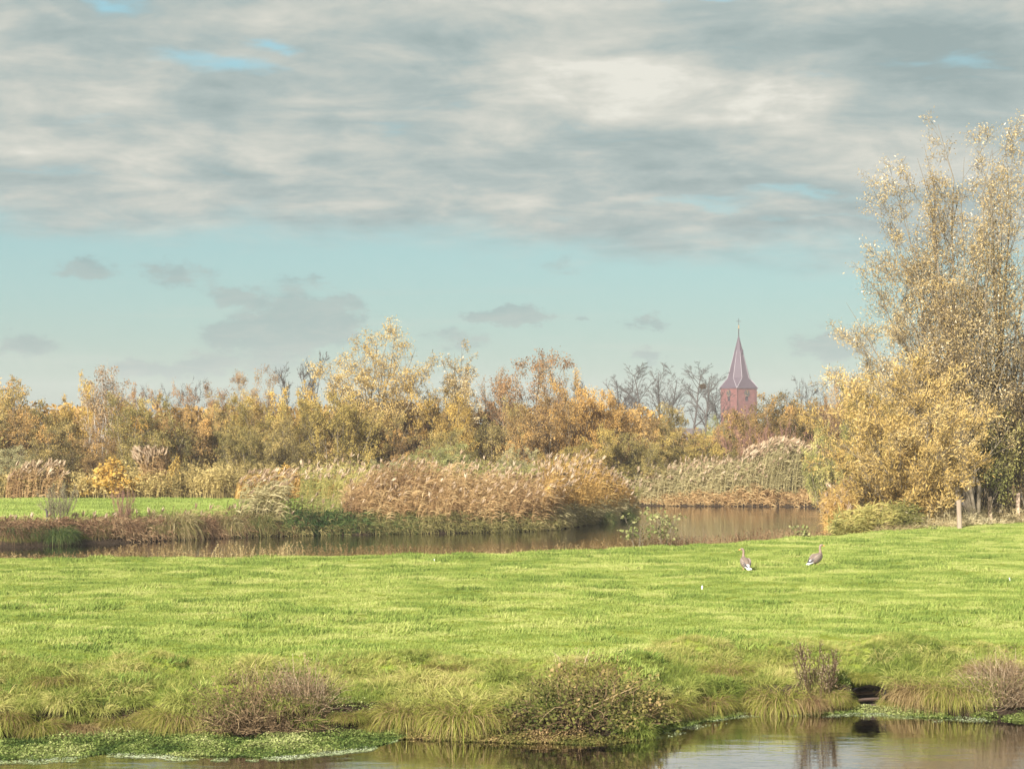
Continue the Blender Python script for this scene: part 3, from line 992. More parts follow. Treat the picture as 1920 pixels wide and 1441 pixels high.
VAR = {
    'shrub': [tree_mesh(11 + i, 6.5, 6.0, stems=9, spread=34, lv=LV_DENSE, nl=12, leaf=(0.115, 0.07), r0=0.06, stem_rng=(.65, 1.0), twig_r=.008) for i in range(4)],
    'airy': [tree_mesh(31 + i, 9.0, 5.5, stems=5, spread=27, stem_rng=(.8, 1.0), lv=LV3, nl=9, leaf=(0.125, 0.07), r0=0.11, twig_r=.009, jit=.16) for i in range(2)],
    'bare': [tree_mesh(51 + i, 14.0, 7.5, stems=1, lv=LV_BARE if i != 2 else ((14, .35, .98, (35, 65), .3, .3, .10), (7, .2, 1, (25, 55), .45, .4, .08), (6, .2, 1, (22, 55), .5, .3, .05)), nl=0, r0=0.34, twig_r=.026, wob=.075) for i in range(3)],
    'fan': [tree_mesh(57, 10.0, 7.0, stems=5, spread=26, lv=LV_BARE, nl=0, r0=0.14, twig_r=.016)],
    'umbrella': [tree_mesh(61, 9.0, 6.0, stems=2, spread=14, lv=LV_UMB, nl=0.5, leaf=(.15, .07), r0=0.16, twig_r=.017, wob=.22)],
    'twiggy': [tree_mesh(71, 4.5, 6.5, stems=18, spread=60, lv=LV_TWIG, nl=0.5, leaf=(.14, .06), r0=0.035, twig_r=.012, up=.05)],
    'sapling': [tree_mesh(75, 2.0, 1.4, stems=3, spread=16, lv=((9, .1, .98, (30, 55), .4, .5, .1), (4, .2, 1, (30, 60), .5, .4, .08)), nl=9, leaf=(.15, .10), r0=0.02, twig_r=.006, jit=.09)],
}


def place_tree(kind, px, d, top, wpx, mat, label, cat='tree', group=None, bark='bark', var=None, name=None, base=None, rz=None):
    vs = VAR[kind]
    k = (int(px * 7 + d * 3) % len(vs)) if var is None else var
    tr, cr, H0, W0 = vs[k]
    x = PX(px, d)
    z = gz(x, d) if base is None else base
    H = CZ + (HY - top) * d / F - z
    W = wpx * d / F
    if rz is None:
        rz = (px * 1.7 + d) % 6.28
    nm = name or {'shrub': 'shrub', 'airy': 'tree', 'column': 'poplar', 'birch': 'birch', 'bare': 'bare_tree', 'fan': 'bare_tree', 'umbrella': 'bare_tree', 'twiggy': 'twiggy_shrub', 'sapling': 'sapling'}[kind]
    t = thing(nm, label, cat, (x, d, z - 0.03), rz, group, (W / W0, W / W0, H / H0))
    shr = nm in ('shrub', 'twiggy_shrub')
    o = link('stems' if shr else 'trunk', tr, t)
    o.material_slots[0].link = 'OBJECT'
    o.material_slots[0].material = M[bark]
    if cr is not None and mat:
        o = link('foliage' if shr else 'crown', cr, t)
        o.material_slots[0].link = 'OBJECT'
        o.material_slots[0].material = M[mat]
    return t


TG = 'trees and shrubs of the wood edge'
T = place_tree
# ---- left third of the wood edge
T('shrub', 12, 146, 712, 150, 'orange', 'orange-tipped shrub at the left end of the tree line', 'shrub', TG)
T('shrub', 20, 139, 765, 150, 'brown', 'brown olive bush in front, cut by the left picture edge', 'shrub', TG)
T('shrub', 72, 143, 720, 150, 'olive', 'rounded olive bush with orange top, second from the left end', 'shrub', TG)
T('shrub', 132, 145, 708, 96, 'yellow', 'yellow orange bush just left of the tall thin birch', 'shrub', TG, var=1)
T('shrub', 105, 138, 800, 130, 'olive', 'low olive bush below the yellow orange one at the left', 'shrub', TG, var=2)
T('shrub', 222, 142, 742, 84, 'bright_orange', 'bright orange bush right of the birch trunk', 'shrub', TG, var=3)
T('shrub', 190, 138, 812, 100, 'brown', 'brown bush at the foot of the pale birch', 'shrub', TG, var=0)
T('shrub', 276, 138, 742, 135, 'olive_green', 'rounded dark olive bush between orange bush and brown bush', 'shrub', TG, var=2)
T('umbrella', 338, 190, 708, 74, None, 'bare flat-topped tree showing over the bushes at left', 'tree', 'bare trees behind the wood edge', 'bark_far')
T('umbrella', 296, 196, 722, 60, None, 'smaller bare flat-topped tree left of the flat-topped one', 'tree', 'bare trees behind the wood edge', 'bark_far', rz=2.0)
T('shrub', 252, 168, 724, 90, 'rust', 'rust coloured crown peeping over the olive bush at left', 'shrub', TG, var=1)
T('shrub', 398, 168, 722, 100, 'rust', 'wide rust red crown right of the bare flat-topped tree', 'shrub', TG, var=0)
T('shrub', 352, 140, 762, 120, 'brown', 'brown bush below the bare flat-topped trees', 'shrub', TG, var=3)
T('shrub', 412, 141, 748, 120, 'olive', 'olive brown bush right below the rust red crown', 'shrub', TG, var=1)
T('shrub', 446, 146, 738, 80, 'yellow', 'narrow yellow bush left of the reddish thin tree', 'shrub', TG, var=2)
T('airy', 488, 156, 688, 90, 'pink_brown', 'thin reddish half-bare tree left of the bare fan tree', 'tree', TG, var=0)
T('fan', 562, 182, 662, 98, None, 'bare fan-shaped tree left of the big golden willow', 'tree', 'bare trees behind the wood edge', 'bark_far')
T('shrub', 500, 141, 748, 125, 'yellow_olive', 'yellow olive bush below the thin reddish tree', 'shrub', TG, var=0)
T('shrub', 462, 137, 800, 110, 'olive_green', 'low olive green bush in front of narrow yellow one', 'shrub', TG, var=3)
T('shrub', 560, 144, 722, 110, 'yellow', 'yellow crown under the bare fan-shaped tree', 'shrub', TG, var=1)
T('shrub', 556, 137, 782, 120, 'olive', 'dark olive bush below the yellow crown', 'shrub', TG, var=2)
T('shrub', 632, 137, 738, 140, 'yellow_olive', 'broad yellow green bush in front of the golden willow', 'shrub', TG, var=3)
T('shrub', 700, 140.5, 770, 110, 'olive', 'olive bush at the foot of the golden willow', 'shrub', TG, var=0)
T('shrub', 742, 145, 752, 110, 'rust', 'rust orange bush right behind the golden willow stems', 'shrub', TG, var=2)
T('shrub', 772, 139, 800, 100, 'brown', 'low brown bush right of the golden willow foot', 'shrub', TG, var=1)
# ---- the middle
T('shrub', 800, 147, 745, 90, 'dark_olive', 'dark bush left of the narrow poplar', 'shrub', TG, var=3)
T('shrub', 846, 141, 728, 104, 'yellow', 'yellow bush with dark foot below the narrow poplar', 'shrub', TG, var=0)
T('shrub', 856, 136, 805, 110, 'olive_green', 'dark green bush below the yellow one, under the poplar', 'shrub', TG, var=2)
T('airy', 922, 153, 694, 84, 'pink_brown', 'small thin pinkish tree between poplar and reddish tree', 'tree', TG, var=1)
T('airy', 985, 148, 656, 150, 'rust', 'reddish brown open tree in the middle of the wood edge', 'tree', TG, var=0)
T('airy', 1036, 151, 682, 80, 'orange', 'slim orange leafed tree at the right of the reddish tree', 'tree', TG, var=1)
T('shrub', 928, 142, 752, 120, 'olive', 'olive bush below the small pinkish tree', 'shrub', TG, var=1)
T('shrub', 1000, 140, 748, 130, 'brown', 'brown olive bush at the foot of the reddish tree', 'shrub', TG, var=0)
T('fan', 1076, 210, 702, 70, None, 'bare round-topped tree right of the orange leafed tree', 'tree', 'bare trees behind the wood edge', 'bark_far')
T('shrub', 1072, 142, 722, 120, 'orange', 'large orange bush in the middle, right of the brown bush', 'shrub', TG, var=2)
T('shrub', 1128, 143, 734, 110, 'orange', 'orange bush before the row of bare far trees', 'shrub', TG, var=3)
T('shrub', 1100, 138, 800, 110, 'yellow_olive', 'low yellow olive bush below the two orange bushes', 'shrub', TG, var=1)
T('shrub', 1188, 144, 752, 110, 'brown', 'brown bush with orange tips right of the orange bushes', 'shrub', TG, var=0)
T('shrub', 1240, 146, 760, 84, 'olive', 'olive bush at the left of the gap before the tower', 'shrub', TG, var=2)
T('shrub', 1180, 140.5, 812, 120, 'olive_green', 'dark olive bush at the left end of the bay', 'shrub', TG, var=3)
T('shrub', 1295, 144, 806, 130, 'yellow_olive', 'low yellow brown bush in the gap left of the tower', 'shrub', TG, var=1)
T('shrub', 1352, 150, 782, 66, 'pale_green', 'pale green bush at the foot of the tower', 'shrub', TG, var=0)
T('shrub', 1392, 147, 768, 120, 'brown', 'brown bush covering the base of the tower', 'shrub', TG, var=2)
T('shrub', 1462, 149, 738, 150, 'dark_olive', 'dark reddish olive tree right of the tower', 'tree', TG, var=3, name='round_tree')
T('shrub', 1512, 146, 752, 100, 'dark_olive', 'dark bush beside the dark round tree, nearer the golden bush', 'shrub', TG, var=1)
T('twiggy', 1440, 143, 790, 165, 'rust', 'low reddish leafless shrub above the far reeds', 'shrub', TG, 'twig_red')
T('shrub', 1380, 142, 838, 90, 'olive_green', 'low olive bush left of the reddish leafless shrub', 'shrub', TG, var=0)
T('shrub', 1518, 141, 830, 80, 'olive', 'low dark bush right of the reddish leafless shrub', 'shrub', TG, var=2)
T('umbrella', 1492, 205, 716, 62, None, 'bare flat-topped tree right of the tower', 'tree', 'bare trees behind the wood edge', 'bark_far')
T('umbrella', 1542, 205, 704, 80, None, 'bare flat-topped tree close to the right tall willows', 'tree', 'bare trees behind the wood edge', 'bark_far', rz=1.0)
T('shrub', 1572, 128, 706, 100, 'pink_brown', 'reddish brown crown behind the golden willow bush', 'shrub', TG, var=1)
T('shrub', 1552, 120, 780, 90, 'willow_green', 'olive willow bush on the right shore of the bay', 'shrub', TG, var=0)
T('shrub', 1640, 118, 700, 130, 'yellow_olive', 'yellow olive bush filling under the tall willow', 'shrub', TG, var=3)
T('shrub', 1740, 122, 720, 150, 'olive', 'olive bush hidden behind the golden willow bush', 'shrub', TG, var=2)
# ---- low plants before the wood edge
T('sapling', 215, 127.3, 862, 78, 'bright_orange', 'small bright orange sapling on the far meadow edge', 'sapling', 'saplings on the far meadow edge')
T('sapling', 190, 128.2, 858, 48, 'yellow', 'small yellow green sapling behind the bright orange one', 'sapling', 'saplings on the far meadow edge', rz=1.1)
T('sapling', 326, 128, 856, 24, 'yellow', 'thin yellow sapling beside the tan reed clump', 'sapling', 'saplings on the far meadow edge', rz=2.2)
T('sapling', 160, 127.2, 900, 30, 'yellow', 'tiny yellow sapling left of the bright orange one', 'sapling', 'saplings on the far meadow edge', rz=0.2)
T('sapling', 138, 127.6, 893, 26, 'orange', 'tiny orange sapling between pale shrub and yellow sapling', 'sapling', 'saplings on the far meadow edge', rz=4.2)
T('sapling', 540, 127.6, 872, 40, 'bright_orange', 'small orange sapling left of the brown reed bed', 'sapling', 'saplings on the far meadow edge', rz=3.0)
T('shrub', 36, 130, 838, 105, 'silver', 'pale grey green willow shrub at the left on the far meadow', 'shrub', TG, var=2)
T('shrub', 110, 129, 872, 70, 'silver', 'small grey shrub right of the pale willow shrub', 'shrub', TG, var=1)
T('shrub', 800, 123, 832, 110, 'pale_green', 'pale yellow green willow shrub behind the brown reeds', 'shrub', TG, var=0)
T('shrub', 862, 124, 852, 80, 'pale_green', 'low pale green shrub right of the pale willow shrub', 'shrub', TG, var=3)
T('shrub', 735, 124, 862, 80, 'silver', 'low silver shrub left of the pale willow shrub', 'shrub', TG, var=2)
T('shrub', 965, 124, 836, 80, 'silver', 'pale silver shrub standing over the reed bed', 'shrub', TG, var=1)
T('shrub', 1030, 126, 850, 90, 'yellow_olive', 'yellowish shrub over the golden end of the reed bed', 'shrub', TG, var=0)
T('shrub', 1210, 140, 850, 70, 'olive_green', 'small green bush at the water in the left corner of the bay', 'shrub', TG, var=1)
# ---- bare trees in a row far behind, left of the tower
rowl = ['leftmost of the far bare trees left of the tower', 'second far bare tree from the left of the row', 'third far bare tree of the row, slender', 'fourth far bare tree of the row, close to the fifth',
        'fifth far bare tree, last of the close group', 'lone far bare tree with a straight trunk in the gap', 'far bare tree holding a bird nest left of the tower', 'far bare tree touching the tower edge']
for i, (px, tp, wp, v) in enumerate([(1160, 702, 56, 0), (1190, 682, 50, 1), (1212, 679, 54, 2), (1236, 680, 46, 0), (1252, 681, 52, 1), (1294, 678, 58, 2), (1324, 692, 62, 0), (1350, 700, 44, 1)]):
    T('bare', px, 330 + (i * 37) % 50, tp, wp * 1.08, None, rowl[i], 'tree', 'row of far bare trees', 'bark_far', var=v, rz=i * 1.3)
g = np.random.default_rng(5)
ac = Acc()
dn_ = 345.0
c = rdir(g, 160) * 0.55 * g.uniform(.6, 1, (160, 1)) * np.array([1, 1, .8])
A = rdir(g, 160); B = unit(np.cross(A, rdir(g, 160)))
ac.add(rhombs(c, A, B, np.full(160, .7), np.full(160, .10)), 0.3)
nest = link('bird_nest', ac.mesh('bird_nest', [M['dead']]), None, (PX(1318, dn_), dn_, CZ + (HY - 724) * dn_ / F))
tag(nest, 'round twig nest high in the bare tree left of the tower', 'nest')

# ---- the three big willows and the two willow bushes (each its own skeleton)
def big(name, label, cat, px, d, top, wpx, mat, bark, crown_name='crown', trunk_name='trunk', tip_px=None, deep=2.5, **kw):
    x = PX(px, d)
    z = gz(x, d)
    if tip_px:
        g = np.random.default_rng(kw['seed'] + 1)
        kw['tips'] = [((tx - px) / F * d, (tq[2] if len(tq) > 2 else g.uniform(-deep, deep)), CZ + (HY - ty) * d / F - z) for tq in tip_px for tx, ty in [tq[:2]]]
    H = CZ + (HY - top) * d / F - z
    W = wpx * d / F
    tr, cr, _, _ = tree_mesh(H=H, W=W, **kw)
    t = thing(name, label, cat, (x, d, z - 0.05))
    o = link(trunk_name, tr, t)
    o.data.materials[0] = M[bark]
    if cr:
        o = link(crown_name, cr, t)
        o.data.materials[0] = M[mat]
    return t


big('poplar', 'narrow upright poplar right of the golden willow', 'tree', 858, 149, 640, 76, 'willow_pale', 'bark', seed=251, deep=1.0,
    tip_px=[(866, 648), (852, 660), (876, 672), (838, 690), (884, 704), (846, 712), (868, 700), (828, 724), (860, 740), (890, 740)],
    lv=((11, .3, .98, (18, 48), .20, .4, .12), (6, .2, 1, (28, 56), .46, .4, .06), (4, .2, 1, (30, 60), .5, .3, .02)), nl=3.4, leaf=(0.13, 0.06), r0=0.09, droop=.3, jit=.12, twig_r=.009, wob=.08)
big('birch', 'tall thin birch with pale trunk rising above the left bushes', 'tree', 192, 141, 663, 78, 'pink_brown', 'bark_birch', seed=255, deep=1.0,
    tip_px=[(200, 668), (182, 690), (218, 686), (170, 716), (228, 716), (196, 700), (164, 750), (232, 752), (208, 735), (182, 742)],
    lv=((11, .3, .98, (20, 52), .20, .4, .06), (6, .2, 1, (28, 56), .46, .4, .0), (4, .2, 1, (30, 60), .5, .3, -.04)), nl=2.6, leaf=(0.12, 0.06), r0=0.07, droop=.4, jit=.12, twig_r=.008, wob=.08)
big('willow', 'big golden airy willow in the middle of the wood edge', 'tree', 697, 143, 600, 235, 'willow_gold', 'bark', seed=203,
    tip_px=[(742, 612), (705, 626), (668, 646), (638, 664), (612, 704), (782, 650), (806, 694), (724, 650), (606, 752), (812, 752), (752, 690), (676, 700), (640, 735), (775, 735)],
    lv=((13, .26, .98, (22, 55), .30, .5, .10), (7, .2, 1, (28, 62), .48, .4, .04), (5, .2, 1, (30, 65), .5, .3, -.04)), nl=5.5, leaf=(0.14, 0.05), r0=0.13, droop=.5, jit=.15, twig_r=.010, wob=.09)
big('tall_willow', 'tall pale willow at the right, left one of two trunks', 'tree', 1822, 99, 213, 470, 'willow_pale', 'bark', seed=212, deep=3.0,
    tip_px=[(1766, 226), (1742, 262), (1716, 298), (1672, 350), (1640, 410), (1610, 480), (1600, 560), (1592, 640), (1796, 300), (1836, 290), (1700, 420), (1760, 390), (1664, 560), (1812, 430), (1850, 370), (1640, 690), (1740, 520), (1700, 640), (1592, 700), (1622, 620), (1664, 690), (1706, 706), (1640, 500), (1684, 480), (1770, 460), (1780, 580)],
    lv=((12, .22, .98, (22, 56), .27, .5, .10), (8, .2, 1, (28, 56), .46, .4, .06), (4, .2, 1, (30, 60), .5, .3, .02)), nl=6.6, leaf=(0.118, 0.037), r0=0.13, droop=.35, jit=.16, twig_r=.010, wob=.07)
big('tall_willow', 'tall pale willow at the right picture edge, behind the green bush', 'tree', 1870, 103, 262, 330, 'willow_pale', 'bark', seed=224, deep=3.0,
    tip_px=[(1892, 272), (1858, 282), (1922, 300), (1962, 284), (2010, 360), (2040, 470), (1930, 420), (1872, 400), (1990, 560), (1842, 480), (2050, 620), (1900, 520), (1940, 640), (1830, 600)],
    lv=((12, .22, .98, (22, 56), .27, .5, .10), (8, .2, 1, (28, 56), .46, .4, .06), (4, .2, 1, (30, 60), .5, .3, .02)), nl=6.6, leaf=(0.118, 0.037), r0=0.15, droop=.35, jit=.16, twig_r=.010, wob=.07)
big('willow_bush', 'large golden yellow willow bush by the water at right', 'shrub', 1708, 89.5, 690, 330, 'willow_gold', 'bark', 'foliage', 'stems', seed=231, deep=2.2,
    tip_px=[(1548, 800), (1562, 752), (1598, 722), (1645, 702), (1705, 697), (1758, 706), (1802, 734), (1838, 772), (1838, 830), (1540, 862), (1566, 915), (1640, 770), (1700, 765), (1762, 790), (1622, 835), (1800, 842), (1822, 880),
            (1600, 800, -2.6), (1660, 790, -2.8), (1720, 785, -2.9), (1780, 800, -2.7), (1640, 870, -3.0), (1710, 865, -3.2), (1775, 880, -2.9), (1590, 885, -2.2), (1806, 870, -2.0), (1680, 925, -2.6), (1750, 930, -2.5)],
    lv=((11, .22, .99, (16, 48), .30, .35, .10), (7, .2, 1, (22, 50), .48, .4, .08), (4, .2, 1, (25, 55), .5, .3, .04)), nl=4.4, leaf=(0.17, 0.036), r0=0.06, align=1.15, droop=.1, jit=.12, twig_r=.007, wob=.09)
big('willow_bush', 'green grey willow bush behind the fence posts at right', 'shrub', 1930, 103.5, 700, 240, 'willow_green', 'bark', 'foliage', 'stems', seed=241, stems=12, spread=36,
    lv=LV_DENSE, nl=5.2, leaf=(0.17, 0.06), r0=0.05, droop=.25, jit=.12, twig_r=.008, stem_rng=(.65, 1))
big('willow_bush', 'grey olive bush between golden bush and green bush', 'shrub', 1838, 101.5, 745, 120, 'willow_green', 'bark', 'foliage', 'stems', seed=243, stems=9, spread=30,
    lv=LV_DENSE, nl=4.5, leaf=(0.17, 0.06), r0=0.05, droop=.25, jit=.12, twig_r=.008, stem_rng=(.65, 1))


# ---- the wood behind, read as one mass
def woodland(name, label, rows, seed, mat, k=420, leaf=(.42, .28), rad=(2.6, 1.0)):
    g = np.random.default_rng(seed)
    ac = Acc()
    for (px0, px1, d0, d1, top, step) in rows:
        for px in np.arange(px0, px1, step):
            d = g.uniform(d0, d1)
            x = PX(px + g.uniform(-step / 3, step / 3), d)
            tp = top(px) if callable(top) else top
            H = CZ + (HY - tp - g.uniform(-4, 10)) * d / F
            if H < 0.8:
                continue
            r = rad[0] * g.uniform(.75, 1.2)
            n = k
            v = rdir(g, n, -0.5, 1.0)
            rr = g.uniform(0.35, 1.0, n) ** 0.5
            c = v * rr[:, None] * np.array([r, r, H * 0.5]) + np.array([x, d, H * 0.5])
            c[:, 2] = np.clip(c[:, 2], 0.1, None)
            A = rdir(g, n); B = unit(np.cross(A, rdir(g, n)))
            s = g.uniform(.6, 1.3, n)
            b = g.random()
            ac.add(rhombs(c, A, B, leaf[0] * s, leaf[1] * s), b * 0.6 + g.random(n) * 0.4)
            st = np.zeros((6, 4, 3))
            st[:, :, 2] = np.linspace(0, H * .9, 4)[None, :]
            st[:, :, :2] = np.array([x, d]) + g.normal(0, r * .25, (6, 1, 2)) + g.normal(0, .15, (6, 4, 2))
            ac.add(tubes(st, np.full((6, 4), .05), 3), 0.2)
    return tag(link(name, ac.mesh(name, [M[mat]])), label, None, None, 'stuff')


def wtop(px):
    return float(np.interp(px, [-700, 0, 240, 420, 700, 1100, 1230, 1262, 1290, 1350, 1375, 1450, 1600, 2000, 2800], [735, 745, 752, 752, 750, 752, 766, 800, 808, 806, 790, 766, 745, 730, 730]))


woodland('woodland', 'brown wood behind the front row of bushes', [(-700, 2700, 152, 160, wtop, 62), (-700, 2700, 160, 172, wtop, 66)], 77, 'brown', 520)
woodland('far_woodland', 'hazy low wood on the horizon beside the tower', [(-900, 2900, 460, 600, 803, 24), (-900, 2900, 620, 800, 800, 26)], 78, 'olive', 160, (1.0, .7), (7, 1))
# side extensions of the front row, just outside the frame
woodland('hedge_undergrowth', 'bushes continuing beyond the picture edges', [(-700, -60, 136, 146, 750, 70), (2020, 2700, 100, 125, 700, 90)], 79, 'olive', 620, (.3, .2))


# ------------------------------------------------------------------ reeds, weeds and tussocks
def reed_bed(name, label, pts, H, mats, seed, lean=(0.35, -0.1), nleaf=8, plume=0.7, wst=0.022, wlf=0.035, leafL=0.5, droop=.6, pl=0.34, sag=0.0):
    """pts [N,3] feet; H [N] heights"""
    g = np.random.default_rng(seed)
    N = len(pts)
    n = 6
    ln = np.array([lean[0], lean[1], 0.0]) + g.normal(0, 0.13, (N, 3)) * np.array([1, 1, 0])
    s = np.linspace(0, 1, n)
    stem = pts[:, None, :] + np.array([0, 0, 1.0])[None, None, :] * (H[:, None] * s[None, :] * (1 - 0.12 * s[None, :] ** 2))[:, :, None] + ln[:, None, :] * (H[:, None] * s[None, :] ** 2.2)[:, :, None] * .6
    stem[:, :, 2] -= sag * (s[None, :] ** 3) * H[:, None]
    a = g.uniform(0, np.pi, N)
    side = np.stack([np.cos(a), np.sin(a) * .4, a * 0], 1)
    side = unit(side)
    pn = fbm(pts[:, 0] * 0.35 + seed, pts[:, 1] * 0.35, 3)
    base_t = np.clip(0.5 + (pn - 0.5) * 1.6 + g.normal(0, .12, N), 0, 1)
    ac = Acc()
    wd = np.broadcast_to(wst * np.linspace(1, .5, n), (N, n))
    ac.add(strips(stem, wd, side), np.repeat(base_t, n - 1))
    k = N * nleaf
    idx = np.repeat(np.arange(N), nleaf)
    t = g.uniform(0.04, 0.95, k)
    P, T = along(stem, idx, t)
    out = unit(np.stack([g.normal(0.5, .8, k), g.normal(0, .7, k), g.uniform(.2, 1.0, k)], 1) + ln[idx])
    Lf = leafL * g.uniform(.6, 1.25, k)
    lp = np.zeros((k, 4, 3))
    lp[:, 0] = P
    d = out
    for i in range(1, 4):
        lp[:, i] = lp[:, i - 1] + d * (Lf / 3)[:, None]
        d = unit(d - np.array([0, 0, droop]) + ln[idx] * .25)
    sd_ = unit(np.cross(out, rdir(g, k)))
    wl = (wlf * g.uniform(.7, 1.2, k))[:, None] * np.array([.8, 1, .7, .1])[None, :]
    ac.add(strips(lp, wl, sd_), np.repeat(np.clip(base_t[idx] + g.normal(0, .17, k), 0, 1), 3), 0)
    if plume > 0:
        has = g.random(N) < plume
        q = np.where(has)[0]
        for rep in range(4):
            P, T = along(stem, q, np.full(len(q), 0.999))
            A = unit(T + ln[q] * .8 + g.normal(0, .22, (len(q), 3)))
            c = P + A * pl * .35
            B = unit(np.cross(A, rdir(g, len(q))))
            ac.add(rhombs(c, A, B, pl * g.uniform(.8, 1.2, len(q)), pl * .28 * g.uniform(.7, 1.3, len(q))), g.uniform(.1, 1, len(q)), 1)
    return tag(link(name, ac.mesh(name, [M[mats], M['plume']])), label, None, None, 'stuff')


def scatter_px(g, n, px0, px1, dfun0, dfun1):
    """random feet between two depth curves over a pixel range"""
    px = g.uniform(px0, px1, n)
    u = g.random(n)
    d = dfun0(px) * (1 - u) + dfun1(px) * u
    x = (px - 960) / F * d
    return px, np.stack([x, d, ground(x, d)], 1)


def crv(*pts):
    xs = [p[0] for p in pts]; ys = [p[1] for p in pts]
    return lambda p: np.interp(p, xs, ys)


g = np.random.default_rng(21)
mid_near = crv((0, 88), (300, 93), (450, 96.4), (600, 98.4), (750, 99.8), (900, 100.8), (1000, 102.3), (1060, 105.2), (1130, 112), (1180, 118.5))
# brown reed bed on the tongue of land
px, P = scatter_px(g, 2600, 640, 1050, lambda p: mid_near(p) + .0, lambda p: mid_near(p) + 9)
tb = np.interp(px, [640, 700, 760, 1000, 1060], [.55, .9, 1.0, 1.0, .9])
H = .86 * (2.4 + (P[:, 1] - mid_near(px)) * .05 + (fbm(P[:, 0] * .3, P[:, 1] * .3) - .5) * 3.0) * tb * g.uniform(.5, 1.15, len(px))
reed_bed('reed_bed', 'brown plumed reed bed on the tongue of land', P, H, 'reed_brown', 5, (.28, -.12), 11, .13)
px, P = scatter_px(g, 1100, 1010, 1186, lambda p: mid_near(p) + .3, lambda p: mid_near(p) + 16)
ed = np.interp(px, [1010, 1100, 1150, 1188], [1, 1.05, .75, .3])
H = (2.5 + (fbm(P[:, 0] * .4, P[:, 1] * .4) - .5) * 1.4) * g.uniform(.55, 1.15, len(px)) * ed
reed_bed('golden_reed_bed', 'golden pink reeds at the tip of the tongue of land', P, H, 'reed_gold', 6, (.18, -.1), 10, .3)
# behind: yellow-green rank growth between reeds and wood
px, P = scatter_px(g, 1500, 560, 1190, lambda p: np.maximum(mid_near(p) + 8, 112), lambda p: p * 0 + 131)
H = (2.1 + (fbm(P[:, 0] * .3 + 9, P[:, 1] * .3) - .5) * 2.0) * g.uniform(.7, 1.15, len(px))
reed_bed('reeds', 'yellow green reeds behind the brown reed bed', P, H, 'reed_fresh', 7, (.15, 0), 9, .35)
# green skirt at the waterline of the tongue's tip
px, P = scatter_px(g, 900, 1030, 1188, lambda p: mid_near(p) - .1, lambda p: mid_near(p) + 2.0)
H = g.uniform(.25, .95, len(px))
reed_bed('green_skirt_reeds', 'green low reeds at the waterline of the tongue tip', P, H, 'reed_green', 8, (.25, -.25), 9, 0, .02, .04, .4)
# far bank of the bay
px, P = scatter_px(g, 2600, 1185, 1575, lambda p: p * 0 + 138.3, lambda p: p * 0 + 142)
H = np.interp(px, [1185, 1250, 1330, 1400, 1440, 1480, 1520, 1575], [1.7, 1.9, 2.1, 2.5, 3.3, 2.9, 2.4, 2.2]) * g.uniform(.5, 1.15, len(px)) * (.7 + .65 * fbm(P[:, 0] * .55, P[:, 1] * .2 + 7, 3))
reed_bed('far_reed_bed', 'olive reed bed with pale plumes along the far bank of the bay', P, H, 'reed_green', 9, (.22, -.1), 8, .3, .03, .045, .5)
px, P = scatter_px(g, 750, 1190, 1580, crv((1190, 138.5), (1300, 138), (1450, 137.1), (1570, 135.9)), lambda p: p * 0 + 138.9)
P[:, 2] = np.maximum(P[:, 2], WZ)
H = g.uniform(.15, 1.1, len(px)) * np.clip(fbm(px * .035, px * 0 + .3, 3) * 2.2 - .35, .15, 1.3) * np.interp(px, [1190, 1285, 1320, 1480, 1580], [.3, .5, 1, .9, 1.2])
reed_bed('straw_reeds', 'straw coloured dead reeds along the far waterline', P, H, 'reed_brown', 10, (.2, -.35), 8, 0, .03, .05, .5)
# plumed clump in front of the reddish shrub
px, P = scatter_px(g, 260, 1375, 1500, lambda p: p * 0 + 139.5, lambda p: p * 0 + 141)
H = np.interp(px, [1375, 1440, 1500], [2.9, 3.75, 3.0]) * g.uniform(.9, 1.05, len(px))
reed_bed('plumed_reeds', 'tall reeds with pale feathery plumes below the reddish shrub', P, H, 'reed_green', 11, (.42, 0), 6, 1.0, .03, .045, .5, .6, .55)
# right shore of the bay and young reeds before the golden bush
px, P = scatter_px(g, 700, 1545, 1600, lambda p: p * 0 + 92, lambda p: p * 0 + 132)
H = g.uniform(1.0, 2.1, len(px))
reed_bed('shore_reeds', 'mixed reeds on the right shore of the bay', P, H, 'reed_gold', 12, (-.1, -.2), 8, .15)
px, P = scatter_px(g, 300, 1550, 1720, lambda p: np.interp(p, [1550, 1720], [84.0, 86.0]), lambda p: np.interp(p, [1550, 1720], [88.5, 88.5]))
H = np.interp(px, [1550, 1620, 1720], [1.1, 1.35, 1.1]) * g.uniform(.35, 1.1, len(px))
reed_bed('young_reeds', 'fresh yellow green reeds in front of the golden willow bush', P, H, 'reed_fresh', 13, (.1, -.2), 9, .04, .02, .045, .48, .45)
# rank growth along the wood edge on the far meadow
px, P = scatter_px(g, 2600, -250, 660, lambda p: p * 0 + 126.3, lambda p: p * 0 + 131)
H = (1.45 + (fbm(P[:, 0] * .35 + 3, P[:, 1] * .35) - .5) * 1.6 + (P[:, 1] - 126.3) * .12) * g.uniform(.65, 1.15, len(px))
RW = (P, H)
px, P = scatter_px(g, 300, 10, 110, lambda p: p * 0 + 126.2, lambda p: p * 0 + 128)
H = g.uniform(1.2, 2.3, len(px))
reed_bed('pink_reeds', 'pinkish plumed reeds before the pale shrub at left', P, H, 'reed_brown', 15, (.3, 0), 9, .35, .03, .05, .4, .6, .5)
px, P = scatter_px(g, 420, 440, 660, lambda p: p * 0 + 124, lambda p: p * 0 + 127.5)
H = g.uniform(.9, 1.9, len(px))
reed_bed('leaning_reeds', 'leaning straw reeds with plumes left of the brown reed bed', P, H, 'reed_gold', 16, (.42, 0), 8, .5, .03, .05, .45, .6, .45)
# weeds along the far edge of the near meadow
edge_d = crv((-1400, 60), *[(p, D_AT(y)) for p, y in edge_px[1:]], (1560, 82))


